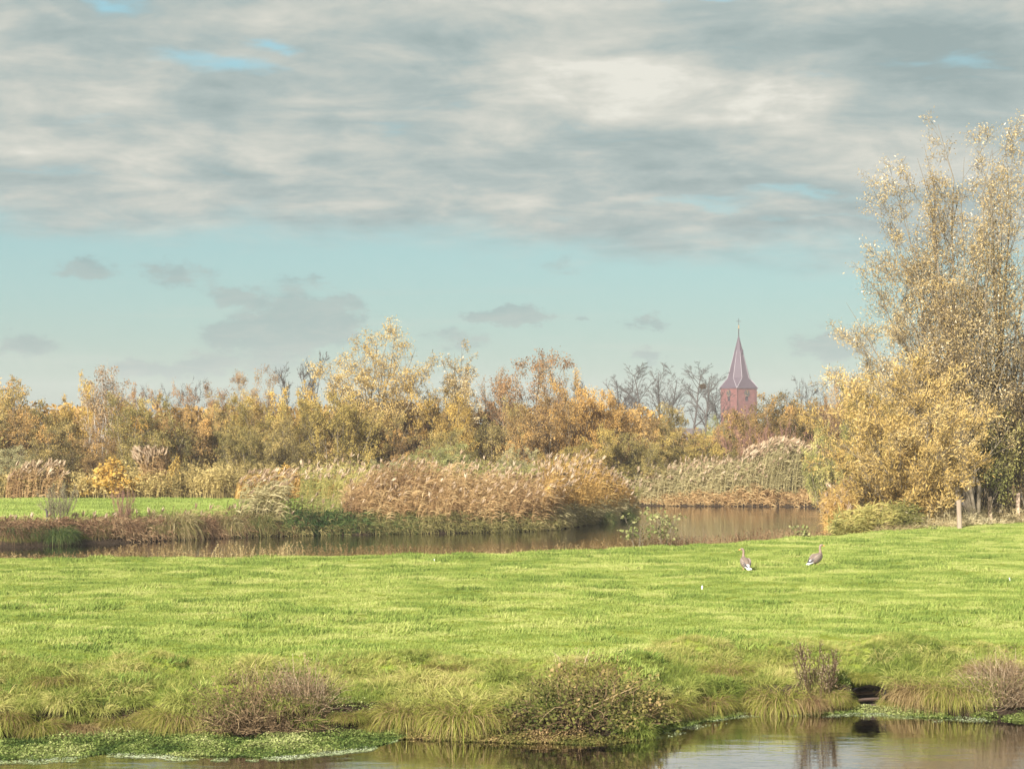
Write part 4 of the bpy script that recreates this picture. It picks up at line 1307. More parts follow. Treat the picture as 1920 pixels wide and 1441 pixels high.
def weeds(name, label, P, H, mat, seed, nl=9, leaf=(.09, .035), wst=.012, lean=.15):
    g = np.random.default_rng(seed)
    N = len(P)
    n = 4
    s = np.linspace(0, 1, n)
    ln = g.normal(0, lean, (N, 3)) * np.array([1, 1, 0])
    stem = P[:, None, :] + np.array([0, 0, 1.0]) * (H[:, None] * s)[:, :, None] + ln[:, None, :] * (H[:, None] * s ** 1.8)[:, :, None]
    a = g.uniform(0, np.pi, N)
    side = unit(np.stack([np.cos(a), .3 * np.sin(a), a * 0], 1))
    bt = np.clip(fbm(P[:, 0] * .5 + seed, P[:, 1] * .5, 3) * 1.7 - .35 + g.normal(0, .15, N), 0, 1)
    ac = Acc()
    ac.add(strips(stem, np.broadcast_to(wst * np.linspace(1, .5, n), (N, n)), side), np.repeat(bt, n - 1))
    k = N * nl
    idx = np.repeat(np.arange(N), nl)
    Pl, T = along(stem, idx, g.uniform(.2, 1, k))
    A = unit(rdir(g, k, -.3, 1)); B = unit(np.cross(A, rdir(g, k)))
    c = Pl + A * leaf[0] * .4
    sc = g.uniform(.6, 1.4, k)
    ac.add(rhombs(c, A, B, leaf[0] * sc, leaf[1] * sc), np.clip(bt[idx] + g.normal(0, .2, k), 0, 1))
    return tag(link(name, ac.mesh(name, [M[mat]])), label, None, None, 'stuff')


weeds('rank_weeds', 'yellow rank weeds between the far meadow and the wood', RW[0], RW[1], 'herb', 14, 12, (.22, .075), .018, .28)
px, P = scatter_px(g, 1900, -150, 1200, lambda p: edge_d(p) + .5, lambda p: edge_d(p) + 2.6)
H = np.interp(px, [-150, 60, 230, 330, 700, 900, 1000, 1200], [.14, .14, .28, .42, .34, .2, .26, .42]) * g.uniform(.3, 1.4, len(px))
weeds('edge_weeds', 'rust and straw weeds along the far edge of the meadow', P, H, 'weed', 31, 14, (.055, .018), .01, .22)
px, P = scatter_px(g, 700, 1200, 1560, lambda p: edge_d(p) + .0, lambda p: edge_d(p) + 2.2)
H = np.interp(px, [1200, 1350, 1420, 1560], [.5, .4, .5, .35]) * g.uniform(.4, 1.2, len(px))
weeds('brown_edge_weeds', 'low brown weeds before the bay', P, H, 'rust_blade', 32, 12, (.055, .018), .01, .2)
right_d = crv((1600, 84), (1700, 85.5), (1800, 87.5), (1920, 92.5), (2400, 100))
px, P = scatter_px(g, 1900, 1640, 2150, lambda p: right_d(p) - .4, lambda p: right_d(p) + 3)
H = g.uniform(.2, .8, len(px)) * np.clip((P[:, 1] - right_d(px) + .6) / 2.2, .25, 1)
weeds('dry_grass', 'dry straw grass around the fence posts', P, H, 'straw', 33, 5, (.22, .02), .015, .35)
px, P = scatter_px(g, 500, 560, 1200, lambda p: mid_near(np.minimum(p, 1180)) + 0.0, lambda p: mid_near(np.minimum(p, 1180)) + .9)


def ray_ground(px, py):
    """where the sight line through photo pixel (px, py) first meets the near bank or the water"""
    d = np.arange(27.5, 46, .02)
    zg = np.maximum(ground((px - 960) / F * d, d), WZ)
    hit = np.where(zg >= CZ - (py - HY) * d / F)[0]
    k = hit[0] if len(hit) else -1
    return PX(px, d[k]), float(d[k]), float(zg[k])


# blades springing from a crown: tussocks
def tussock_mesh(seed, n, L, spread, wid, fall=1.1, dry=0.5, rr=.22):
    g = np.random.default_rng(seed)
    a = g.uniform(0, 2 * np.pi, n)
    r = np.sqrt(g.random(n)) * rr
    P = np.stack([np.cos(a) * r, np.sin(a) * r, np.zeros(n) - .03], 1)
    a2 = a + g.normal(0, .95, n)
    tl = g.uniform(.15, 1, n) * spread
    d = np.stack([np.cos(a2) * np.sin(tl), np.sin(a2) * np.sin(tl), np.cos(tl)], 1)
    Ls = L * g.uniform(.55, 1.2, n)
    m = 6
    pts = np.zeros((n, m, 3)); pts[:, 0] = P
    for i in range(1, m):
        pts[:, i] = pts[:, i - 1] + d * (Ls / (m - 1))[:, None]
        d = unit(d - np.array([0, 0, fall * .33]) * g.uniform(.5, 1.3, n)[:, None])
    side = unit(np.cross(pts[:, 2] - pts[:, 0], rdir(g, n)))
    wd = (wid * g.uniform(.7, 1.3, n))[:, None] * np.array([.8, 1, 1, .8, .5, .1])[None, :]
    t = np.repeat(np.clip(g.normal(.45, .2, n), 0, 1), m - 1).reshape(n, m - 1)
    t = np.clip(t + (np.linspace(-.15, .3, m - 1)[None, :]) * dry, 0, 1)
    V, Q = strips(pts, wd, side)
    return V, Q, t.ravel()


TUS = []
for i in range(4):
    V, Q, t = tussock_mesh(300 + i, 2200, .56, 1.35, .0065, 1.9, .5, .36)
    up_ = mesh_from('blades', V, Q, M['tussock'], t)
    V, Q, t = tussock_mesh(320 + i, 900, .50, 1.6, .0065, 2.3, .3, .36)
    V = V * np.array([1.05, 1.05, 1]) + np.array([0, 0, .06])
    dr_ = mesh_from('dead_blades', V, Q, M['tussock_dry'], t)
    TUS.append((up_, dr_))


def tussock(px, py, wpx, mat, dmat, label, group, z=None, k=0, hs=1.0, dead=True, name='grass_tussock', d=None):
    if d is None:
        d = ray_ground(px, py)[1]
    x = PX(px, d)
    zz_ = gz(x, d) if z is None else z
    s = wpx * d / F / 1.15
    t = thing(name, label, 'tussock', (x, d, zz_), (px * .37) % 6.28, group, (s, s, s * hs))
    for nm, me, m_ in (('blades', TUS[k % 4][0], mat), ('dead_blades', TUS[k % 4][1], dmat)):
        if nm == 'dead_blades' and not dead:
            continue
        o = link(nm, me, t)
        o.material_slots[0].link = 'OBJECT'
        o.material_slots[0].material = M[m_]
    return t


GB = 'grass tussocks along the near bank'
for i, (px, py, wp, m_, dm, hs, lb) in enumerate([
    (12, 1352, 100, 'tussock', 'rust_blade', .9, 'brown drooping tussock cut by the left picture edge on the near bank'),
    (152, 1368, 130, 'tussock_dry', 'tussock_dry', .6, 'flattened straw tussock left of the dead brown plant'),
    (335, 1352, 130, 'tussock', 'tussock_dry', .85, 'green and straw tussock touching the left of the dead brown plant'),
    (300, 1345, 100, 'tussock', 'tussock_dry', .7, 'smaller tussock left of the one touching the dead brown plant'),
    (652, 1345, 90, 'tussock', 'rust_blade', .6, 'low tussock between dead brown plant and the two round tussocks'),
    (770, 1345, 150, 'tussock', 'tussock_dry', .85, 'left one of the two big round tussocks in the middle of the bank'),
    (868, 1350, 170, 'tussock', 'tussock_dry', .9, 'right one of the two big round tussocks, beside the bramble'),
    (72, 1366, 110, 'tussock', 'tussock_dry', .75, 'green tussock right of the drooping brown one at the left edge'),
    (222, 1362, 110, 'tussock', 'tussock_dry', .7, 'green tussock between the flattened straw one and the small one'),
    (712, 1362, 90, 'tussock', 'rust_blade', .6, 'small tussock left of the two big round tussocks'),
    (925, 1350, 90, 'tussock', 'rust_blade', .7, 'small brownish tussock between round tussocks and bramble'),
    (1280, 1336, 90, 'tussock', 'tussock_dry', .7, 'low tussock above the cress patch right of the bramble'),
    (1405, 1318, 100, 'tussock', 'rust_blade', .8, 'dark based tussock left of the large yellow green one'),
    (1100, 1262, 130, 'tussock', 'tussock_dry', .8, 'straw tussock on top of the bank above the bramble'),
    (1240, 1330, 120, 'tussock', 'rust_blade', .75, 'tussock just right of the bramble'),
    (1322, 1320, 120, 'tussock', 'rust_blade', .8, 'reddish based tussock right of the cress strip'),
    (1365, 1262, 110, 'tussock', 'tussock_dry', .8, 'green domed tussock up on the bank left of the tall dead weed'),
    (1448, 1252, 90, 'tussock', 'tussock_dry', .6, 'small orange topped tussock left above the tall dead weed'),
    (1462, 1318, 150, 'tussock', 'tussock_dry', 1.0, 'large yellow green tussock at the water left of the tall dead weed'),
    (1512, 1318, 100, 'tussock_dry', 'rust_blade', .8, 'dry tussock at the foot of the tall dead weed'),
    (1556, 1312, 80, 'tussock', 'tussock_dry', .9, 'pale tussock between the tall dead weed and the dark hole'),
    (1730, 1300, 140, 'tussock_dry', 'tussock_dry', .9, 'straw tussock right of the dark hole'),
    (1778, 1306, 140, 'tussock', 'tussock_dry', .9, 'drooping green straw tussock before the right dead shrub'),
    (1860, 1262, 120, 'tussock_dry', 'tussock_dry', .8, 'straw tussock behind the right dead shrub'),
    (560, 1300, 110, 'tussock', 'tussock_dry', .7, 'dry topped tussock behind the right side of the dead brown plant'),
    (100, 1275, 120, 'tussock', 'tussock_dry', .5, 'flat straw tussock on the bank top far left'),
    (835, 1252, 100, 'tussock', 'tussock_dry', .5, 'flat tussock on the bank top above the two round tussocks'),
    (960, 1262, 120, 'tussock', 'tussock_dry', .5, 'flat straw tussock on the bank top left above the bramble'),
]):
    tussock(px, py, wp, m_, dm, lb, GB, None, i, hs)
GM = 'tussocks along the river bank'
for i, (px, dd, wp, m_, dm, hs, lb) in enumerate([
    (10, 88.2, 90, 'rust_blade', 'sedge', 1.0, 'rust brown tussock at the left edge of the river bank'),
    (62, 88.7, 60, 'sedge', 'rust_blade', .9, 'small dark green tussock beside the rust one at left'),
    (108, 89.3, 80, 'sedge', 'sedge', 1.0, 'dark green drooping sedge tussock under the bare sapling'),
    (146, 91.2, 70, 'rust_blade', 'rust_blade', 1.0, 'reddish tussock right of the bare sapling'),
    (180, 91.2, 70, 'olive_blade', 'rust_blade', .9, 'rounded olive tussock between the reddish ones'),
    (230, 92.2, 80, 'rust_blade', 'rust_blade', 1.15, 'peaked reddish tussock under the bare twigs'),
    (285, 93.2, 70, 'olive_blade', 'olive_blade', .7, 'low olive tussock right of the peaked reddish one'),
    (326, 94.3, 110, 'olive_blade', 'straw', 1.3, 'big olive and straw tussock left of the brown one'),
    (372, 95.2, 80, 'rust_blade', 'rust_blade', 1.2, 'dark brown tussock hanging over the water'),
    (425, 96.4, 90, 'olive_blade', 'straw', 1.1, 'straw tussock left of the green reeds'),
    (482, 97.2, 90, 'olive_blade', 'sedge', 1.2, 'tall olive tussock left of the dark green sedge'),
    (1120, 111.6, 70, 'sedge', 'olive_blade', 1.1, 'green tussock at the tip of the tongue of land'),
    (1160, 116.5, 60, 'sedge', 'olive_blade', 1.0, 'last green tussock at the tongue tip by the bay'),
]):
    tussock(px, 0, wp, m_, dm, lb, GM, None, i, hs, True, 'sedge_tussock', dd)
# dark green sedge strip standing in the water
px, P = scatter_px(g, 900, 520, 800, lambda p: mid_near(p) - .5, lambda p: mid_near(p) + .8)
P[:, 2] = np.maximum(P[:, 2], WZ - .05)
H = np.interp(px, [520, 540, 700, 800], [.4, .68, .55, .25]) * g.uniform(.6, 1.2, len(px))
reed_bed('sedges', 'dark green sedges standing at the river bank', P, H, 'sedge', 41, (.1, -.1), 4, 0, .03, .035, .42, .45)
px, P = scatter_px(g, 900, -150, 640, lambda p: mid_near(np.maximum(p, 0)) + .5 + np.minimum(p, 0) * .01, lambda p: mid_near(np.maximum(p, 0)) + 3.0 + np.minimum(p, 0) * .01)
H = np.interp(px, [-150, 0, 300, 420, 520, 640], [.2, .25, .4, .7, 1.0, 1.3]) * g.uniform(.4, 1.2, len(px))
reed_bed('bank_weeds', 'mixed brown weeds on top of the river bank', P, H, 'olive_blade', 42, (.2, -.1), 6, .08, .02, .03, .4)
px, P = scatter_px(g, 90, 445, 525, lambda p: mid_near(p) + .3, lambda p: mid_near(p) + 2)
H = g.uniform(1.6, 2.3, len(px))
reed_bed('green_reeds', 'grey green leaning reeds left of the dark sedges', P, H, 'reed_green', 43, (.4, 0), 10, .2, .025, .05, .6)
# grass hanging over the river bank into the water
px, P = scatter_px(g, 3600, -200, 1110, lambda p: mid_near(np.maximum(p, 0)) - .6 + np.minimum(p, 0) * .01, lambda p: mid_near(np.maximum(p, 0)) + 1.1 + np.minimum(p, 0) * .01)
P[:, 2] = np.maximum(P[:, 2], WZ - .03)
H = g.uniform(.18, .62, len(px))
le_ = px + g.normal(0, 60, len(px)) < 500
reed_bed('bank_skirt', 'drooping rust brown grass at the waterline of the left river bank', P[le_], H[le_], 'rust_blade', 45, (.1, -.5), 6, 0, .02, .03, .42, .8)
reed_bed('bank_skirt', 'drooping olive grass at the waterline below the brown reed bed', P[~le_], H[~le_], 'olive_blade', 46, (.1, -.5), 6, 0, .02, .03, .42, .8)
# fan-shaped tan reed clump by the wood edge
px, P = scatter_px(g, 130, 270, 312, lambda p: p * 0 + 128.4, lambda p: p * 0 + 129.6)
H = g.uniform(2.1, 3.2, len(px))
o = reed_bed('reed_clump', 'fan shaped tan reed clump before the olive bush at left', P, H, 'reed_brown', 44, (-.15, 0), 9, .9, .03, .05, .5, .5, .55)
o['kind'] = 'thing'; o['category'] = 'reed clump'

# bare saplings and a broken stake on the river bank
T('twiggy', 112, 92.2, 902, 66, 'silver', 'bare thin sapling with few pale leaves on the river bank', 'sapling', None, 'bark', name='bare_sapling', rz=.4)
T('twiggy', 232, 93.0, 908, 40, 'rust', 'few bare upright twigs over the peaked reddish tussock', 'sapling', None, 'twig_red', name='bare_sapling')
st = bpy.data.objects.new('stake', None)
V, Fc = join([bar((0, 0, -.3), (-.05, .02, .62), .05, 7), bar((-.04, .02, .58), (-.12, .03, .72), .035, 6)])
o = link('wooden_stake', bm_mesh('wooden_stake', V, Fc, M['bark_far']), None, (PX(90, 91.2), 91.2, gz(PX(90, 91.2), 91.2) - .05))
tag(o, 'short dark broken stake left of the bare sapling', 'stake')


# broad-leaved saplings at the meadow's far edge
def leafy(px, d, top, wpx, label, seed, nl=1.0):
    x = PX(px, d); z = gz(x, d)
    H = CZ + (HY - top) * d / F - z
    W = wpx * d / F
    tr, cr, _, _ = tree_mesh(seed=seed, H=H, W=W, stems=4, spread=18, lv=((5, .2, .98, (25, 50), .4, .5, .1), (3, .2, 1, (30, 60), .5, .4, .08)), nl=nl * 1.9, leaf=(.115, .085), r0=.014, twig_r=.006, jit=.05)
    t = thing('leafy_sapling', label, 'sapling', (x, d, z - .03), 0, 'broad leaved saplings by the bay')
    tr.materials[0] = M['bark']; cr.materials[0] = M['alder']
    link('stems', tr, t); link('leaves', cr, t)


leafy(1196, 71.6, 948, 62, 'light green broad-leaved sapling, left of the pair by the bay', 401, 1.6)
leafy(1243, 72.6, 958, 66, 'broad-leaved sapling, right of the pair by the bay', 402, 1.6)
leafy(1501, 80.2, 984, 26, 'tiny broad-leaved plant on the meadow edge before the bay', 403, .9)
leafy(1752, 85.2, 988, 14, 'very small green plant left of the front fence post', 404, .6)

# ------------------------------------------------------------------ fence posts
M['post'] = solid_mat('weathered_post', (0.17, 0.125, 0.085), (0.32, 0.25, 0.18), 7, 0.85, 0.4, (1, 1, .15))
M['post_brown'] = solid_mat('brown_post', (0.34, 0.235, 0.16), (0.56, 0.42, 0.30), 7, 0.85, 0.4, (1, 1, .15))


def post(px, d, top, wpx, mat, label, lean):
    x = PX(px, d); z = gz(x, d)
    H = CZ + (HY - top) * d / F - z
    r = wpx * d / F / 2
    g = np.random.default_rng(int(px))
    k, n = 10, 9
    V = []
    zs = [-.25, 0, .25 * H, .5 * H, .75 * H, H - .03, H, H, H]
    rs = [1, 1, .98, .96, .95, .93, .86, .45, .02]
    wob_ = 1 + g.normal(0, .035, k)
    for zz_, rr_ in zip(zs, rs):
        for j in range(k):
            a = 2 * math.pi * j / k
            q = r * rr_ * wob_[j]
            V.append((q * math.cos(a) + lean * zz_, q * math.sin(a), zz_ + (.015 * math.cos(a) if zz_ > H - .1 else 0)))
    Fc = [(i * k + j, i * k + (j + 1) % k, (i + 1) * k + (j + 1) % k, (i + 1) * k + j) for i in range(n - 1) for j in range(k)]
    t = thing('fence_post', label, 'fence post', (x, d, z), 0, 'wooden fence posts at the right')
    link('post', bm_mesh('post', V, Fc, M[mat], True), t)
    for sx in (-1, 1):
        V, Fc = join([bar((sx * r * .8, -.02, H - .15), (sx * (r + .05), -.04, H - .15), .018, 6), bar((sx * (r + .045), -.04, H - .185), (sx * (r + .045), -.04, H - .115), .028, 6)])
        V = [(x_ + lean * H * .9, y_, z_) for x_, y_, z_ in V]
        link('insulator', bm_mesh('insulator', V, Fc, M['iron']), t)


post(1799, 86.5, 937, 10.5, 'post', 'pale front fence post at the meadow edge', -.03)
post(1857, 91.0, 931, 9, 'post_brown', 'brownish middle fence post in dry grass', -.02)
post(1908.5, 94.0, 924, 8.5, 'post_brown', 'rearmost fence post, close to the right picture edge', .01)


# ------------------------------------------------------------------ geese
def goose_mats():
    mt, t, out = new_mat('goose_plumage')
    tc = t.node('ShaderNodeTexCoord')
    sp = t.node('ShaderNodeSeparateXYZ')
    t.l.new(tc.outputs['Object'], sp.inputs[0])
    y, z = sp.outputs[1], sp.outputs[2]
    nz = t.noise(tc.outputs['Object'], 40, 4, .6)
    brown = t.ramp(nz, [(.3, (.095, .066, .048)), (.7, (.18, .132, .10))])
    pale = t.ramp(nz, [(.3, (.19, .15, .12)), (.7, (.31, .26, .215))])
    white = (.62, .60, .58)
    up_ = t.ss(t.m('SUBTRACT', z, t.m('MULTIPLY_ADD', y, .62, .33)), -.06, .05)          # back darker than belly
    col = t.mix(up_, pale, brown)
    nk = t.ss(z, .52, .60)
    col = t.mix(nk, col, t.ramp(nz, [(.3, (.16, .11, .08)), (.7, (.24, .17, .125))]))
    rump = t.ss(t.m('ADD', t.m('MULTIPLY', y, -1.0), t.m('MULTIPLY', z, -.5)), .075, .13)   # white under the tail
    col = t.mix(rump, col, white)
    p = t.node('ShaderNodeBsdfPrincipled')
    t.l.new(col, p.inputs['Base Color'])
    p.inputs['Roughness'].default_value = .85
    t.l.new(p.outputs[0], out.inputs[0])
    M['goose'] = mt
    mt, t, out = new_mat('goose_wing')
    tc = t.node('ShaderNodeTexCoord')
    sp = t.node('ShaderNodeSeparateXYZ')
    t.l.new(tc.outputs['Object'], sp.inputs[0])
    wv = t.node('ShaderNodeTexWave', wave_type='BANDS', bands_direction='DIAGONAL')
    t.l.new(tc.outputs['Object'], wv.inputs['Vector'])
    wv.inputs['Scale'].default_value = 9
    wv.inputs['Distortion'].default_value = 2.5
    col = t.ramp(wv.outputs[0], [(.0, (.09, .06, .045)), (.62, (.14, .10, .075)), (.85, (.34, .28, .23))])
    col = t.mix(t.ss(sp.outputs[1], -.16, -.28), col, (.05, .045, .05))
    p = t.node('ShaderNodeBsdfPrincipled')
    t.l.new(col, p.inputs['Base Color'])
    p.inputs['Roughness'].default_value = .8
    t.l.new(p.outputs[0], out.inputs[0])
    M['goose_wing'] = mt
    M['goose_white'] = solid_mat('white_feathers', (.74, .73, .72), (.85, .84, .83), 20, .8)
    M['bill'] = solid_mat('orange_bill', (.70, .25, .06), (.82, .34, .10), 30, .5)
    M['goose_leg'] = solid_mat('pink_orange_leg', (.55, .26, .18), (.66, .33, .22), 30, .6)


goose_mats()


def sweep(path, k=14, right=(1, 0, 0)):
    """path rows: x,y,z,ra,rb ; returns closed tube with transported frames"""
    P = [Vector(q[:3]) for q in path]
    rt = Vector(right)
    V, Fc = [], []
    for i, q in enumerate(path):
        tg = (P[min(i + 1, len(P) - 1)] - P[max(i - 1, 0)]).normalized()
        rt = (rt - tg * rt.dot(tg)).normalized()
        upv = rt.cross(tg)
        for j in range(k):
            a = 2 * math.pi * j / k
            V.append(tuple(P[i] + rt * (q[3] * math.cos(a)) + upv * (q[4] * math.sin(a))))
    n = len(path)
    for i in range(n - 1):
        for j in range(k):
            Fc.append((i * k + j, i * k + (j + 1) % k, (i + 1) * k + (j + 1) % k, (i + 1) * k + j))
    Fc.append(tuple(range(k))[::-1])
    Fc.append(tuple(range((n - 1) * k, n * k)))
    return V, Fc


def smooth_path(path, m=3):
    A = np.array(path, float)
    t = np.arange(len(A))
    tt = np.linspace(0, len(A) - 1, (len(A) - 1) * m + 1)
    out = []
    for x in tt:                                   # Catmull-Rom
        i = min(int(x), len(A) - 2); u = x - i
        p0, p1, p2, p3 = A[max(i - 1, 0)], A[i], A[i + 1], A[min(i + 2, len(A) - 1)]
        q = .5 * (2 * p1 + (p2 - p0) * u + (2 * p0 - 5 * p1 + 4 * p2 - p3) * u ** 2 + (3 * p1 - p0 - 3 * p2 + p3) * u ** 3)
        q[3:] = np.maximum(q[3:], .006)
        out.append(tuple(q))
    return out


def goose(px, d, rz, head_a, label, sc=1.0):
    x = PX(px, d); z = gz(x, d)
    t = thing('goose', label, 'goose', (x, d, z), rz, 'two geese on the meadow', (sc, sc, sc))
    hx, hy = math.sin(head_a), math.cos(head_a)
    nb = (0, .150)
    path = [(0, -.33, .20, .030, .020), (0, -.26, .225, .075, .055), (0, -.17, .275, .128, .115), (0, -.06, .33, .152, .148), (0, .05, .39, .150, .154), (0, .125, .455, .118, .126),
            (0, .158, .515, .068, .076), (0, .160, .585, .043, .048), (0, .150, .66, .035, .038), (0, .148, .725, .033, .036),
            (hx * .012, .150 + hy * .012, .772, .036, .037), (hx * .045, .15 + hy * .045, .796, .036, .036), (hx * .085, .15 + hy * .085, .790, .026, .027), (hx * .102, .15 + hy * .102, .783, .018, .019)]
    V, Fc = sweep(smooth_path(path), 16)
    dn_g = (0, 0, -.085)
    link('body', bm_mesh('body', V, Fc, M['goose'], True), t, dn_g)
    bl = [(hx * .095, .15 + hy * .095, .786, .019, .021), (hx * .125, .15 + hy * .125, .777, .015, .014), (hx * .158, .15 + hy * .158, .766, .010, .007)]
    rgt = (hy, -hx, 0)
    V, Fc = sweep(smooth_path(bl, 2), 10, rgt)
    link('bill', bm_mesh('bill', V, Fc, M['bill'], True), t, dn_g)
    for s in (-1, 1):
        e = Vector((hx * .058 + hy * .033 * s, .15 + hy * .058 - hx * .033 * s, .803))
        V, Fc = sweep([(e.x, e.y, e.z - .008, .004, .004), (e.x, e.y, e.z, .009, .009), (e.x, e.y, e.z + .008, .004, .004)], 8)
        link('eye', bm_mesh('eye', V, Fc, M['iron'], True), t, dn_g)
        wp = [(s * .092, .10, .475, .025, .03), (s * .128, .03, .44, .034, .080), (s * .134, -.08, .38, .036, .102), (s * .102, -.19, .31, .030, .080), (s * .055, -.29, .255, .018, .04), (s * .02, -.375, .225, .006, .012)]
        V, Fc = sweep(smooth_path(wp), 12)
        link('wing', bm_mesh('wing', V, Fc, M['goose_wing'], True), t, dn_g)
        lp = [(s * .055, .0, .22, .03, .035), (s * .06, .005, .13, .016, .018), (s * .06, .01, .09, .010, .011), (s * .06, .0, .02, .010, .010)]
        V, Fc = sweep(smooth_path(lp, 2), 8)
        lg = link('leg', bm_mesh('leg', V, Fc, M['goose_leg'], True), t)
        fv = [(s * .06, -.02, .012), (s * .06 - .045, .07, .004), (s * .06, .09, .004), (s * .06 + .045, .07, .004), (s * .06, .0, .03)]
        link('foot', bm_mesh('foot', fv, [(0, 1, 2), (0, 2, 3), (4, 2, 1), (4, 3, 2), (4, 1, 0), (4, 0, 3)], M['goose_leg']), lg)
    tv = [(-.055, -.24, .235), (.055, -.24, .235), (.085, -.40, .185), (.03, -.425, .180), (-.03, -.425, .180), (-.085, -.40, .185)]
    tv += [(a_, b_, c_ - .03) for a_, b_, c_ in tv]
    Fc = [(0, 1, 2, 3, 4, 5), (11, 10, 9, 8, 7, 6)] + [(i, i + 6, (i + 1) % 6 + 6, (i + 1) % 6) for i in range(6)]
    link('tail', bm_mesh('tail', tv, Fc, M['goose_white']), t, dn_g)


# heading: local +Y is forward; the left goose looks away with its head turned left, the right one heads right
goose(1397, 60.2, R(14), R(-76), 'grey goose on the meadow with its head turned left, seen from behind', .87)
goose(1531, 61.8, R(-58), R(28), 'grey goose on the meadow facing right with its tail to the left', .87)

# stray white feathers on the grass
for px, py, rz, lb in ((1316, 1108, .3, 'single white feather on the grass left below the geese'), (1894, 1093, 1.2, 'white feather on the grass near the right picture edge'), (815, 1056, 2.0, 'tiny white feather near the far edge of the meadow')):
    d = D_AT(py); x = PX(px, d)
    g2 = np.random.default_rng(px)
    n = 7
    s = np.linspace(0, 1, n)
    L = .10 if px != 815 else .06
    cl = np.stack([s * L * .25, s * L * .3, .06 + L * s * .9 + .02 * np.sin(s * 3)], 1)[None]
    wd = (np.sin(np.pi * np.clip(s * .95 + .05, 0, 1)) * .05 * L / .15 + .002)[None]
    V, Q = strips(cl, wd, np.array([[.95, -.3, 0]]))
    V2, Q2 = strips(cl + np.array([0, .004, 0]), wd * .97, np.array([[.8, .6, 0]]))
    me = mesh_from('feather', np.concatenate([V, V2]), np.concatenate([Q, Q2 + len(V)]), M['goose_white'])
    tag(link('feather', me, None, (x, d, gz(x, d)), rz), lb, 'feather', 'white feathers on the meadow')


# ------------------------------------------------------------------ plants of the near bank
KEEP = []


def mound(name, label, cat, px, py, wpx, hpx, depth, stems_mat, leaf_mat_, ns, nlf, seed, leaf, upb=.6, wob=.35, wst=.012, parts=('stems', 'leaves'), lean=(0, 0)):
    """a heap of arching stems with small leaves on a dome"""
    g = np.random.default_rng(seed)
    x, d, z = ray_ground(px, py)
    W = wpx * d / F / 2; H = hpx * d / F
    d += depth * .55
    x = PX(px, d); z = float(np.maximum(gz(x, d - depth * .45) - .06, WZ))
    if W > .8:
        KEEP.append((x, d - depth * .3, W * .85, depth * 1.3))
    t = thing(name, label, cat, (x, d, z - .05))
    a = g.uniform(0, 2 * np.pi, ns)
    r = np.sqrt(g.random(ns)) * .8
    P = np.stack([np.cos(a) * r * W, np.sin(a) * r * depth, np.zeros(ns)], 1)
    dome = np.sqrt(np.maximum(.05, 1 - r ** 2))
    D = unit(np.stack([np.cos(a) * r + lean[0], np.sin(a) * r * .6 + lean[1], np.full(ns, upb)], 1) + g.normal(0, .3, (ns, 3)))
    L = H * dome * g.uniform(.7, 1.25, ns)
    pts = grow(g, P, D, L, 7, wob, .02, .25)
    pts[:, :, 2] = np.maximum(pts[:, :, 2], 0)
    wd = np.broadcast_to(wst * np.linspace(1, .4, 7), (ns, 7)) * g.uniform(.6, 1.4, (ns, 1))
    side = unit(np.cross(pts[:, 3] - pts[:, 0] + 1e-4, rdir(g, ns)))
    ac = Acc()
    ac.add(strips(pts, wd, side), np.repeat(np.clip(g.normal(.5, .25, ns), 0, 1), 6))
    link(parts[0], ac.mesh(parts[0], [M[stems_mat]]), t)
    if nlf:
        idx = g.integers(0, ns, nlf)
        tt = g.uniform(.35, 1, nlf)
        Pl, T_ = along(pts, idx, tt)
        Pl = Pl + g.normal(0, .035, (nlf, 3))
        A = unit(rdir(g, nlf, -.5, .8)); B = unit(np.cross(A, rdir(g, nlf)))
        s = g.uniform(.6, 1.35, nlf)
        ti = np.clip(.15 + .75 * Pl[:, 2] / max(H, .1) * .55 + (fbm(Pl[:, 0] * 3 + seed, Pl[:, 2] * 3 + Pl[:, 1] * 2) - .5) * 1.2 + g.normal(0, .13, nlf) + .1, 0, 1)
        V, Q = rhombs(Pl, A, B, leaf[0] * s, leaf[1] * s)
        link(parts[1], mesh_from(parts[1], V, Q, M[leaf_mat_], ti), t)
    return t


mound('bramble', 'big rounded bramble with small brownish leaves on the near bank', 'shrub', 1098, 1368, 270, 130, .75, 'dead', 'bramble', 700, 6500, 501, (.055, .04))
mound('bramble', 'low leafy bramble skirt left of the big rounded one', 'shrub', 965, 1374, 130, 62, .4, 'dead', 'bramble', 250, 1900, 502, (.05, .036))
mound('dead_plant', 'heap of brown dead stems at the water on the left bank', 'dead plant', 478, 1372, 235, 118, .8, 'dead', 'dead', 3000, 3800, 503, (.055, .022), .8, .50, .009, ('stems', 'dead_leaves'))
mound('dead_plant', 'thin upright brown dead stems right of the brown heap', 'dead plant', 572, 1345, 100, 105, .5, 'dead_pink', 'dead', 420, 900, 504, (.04, .018), 1.6, .18, .008, ('stems', 'dead_leaves'))
mound('dead_shrub', 'reddish brown dead shrub at the right end of the near bank', 'dead plant', 1884, 1330, 130, 105, .6, 'dead_pink', 'dead', 1300, 1500, 505, (.05, .02), 1.1, .25, .009, ('stems', 'dead_leaves'))
mound('dead_plant', 'loose dry stems standing above the brown heap', 'dead plant', 500, 1300, 190, 62, .4, 'dead_pink', 'dead', 160, 100, 506, (.05, .02), 2.5, .10, .009, ('stems', 'dead_leaves'))
mound('dead_plant', 'few dry stems standing on the bank top above the bramble', 'dead plant', 1085, 1262, 90, 60, .3, 'dead_pink', 'dead', 60, 60, 507, (.05, .02), 2.6, .10, .010, ('stems', 'dead_leaves'))

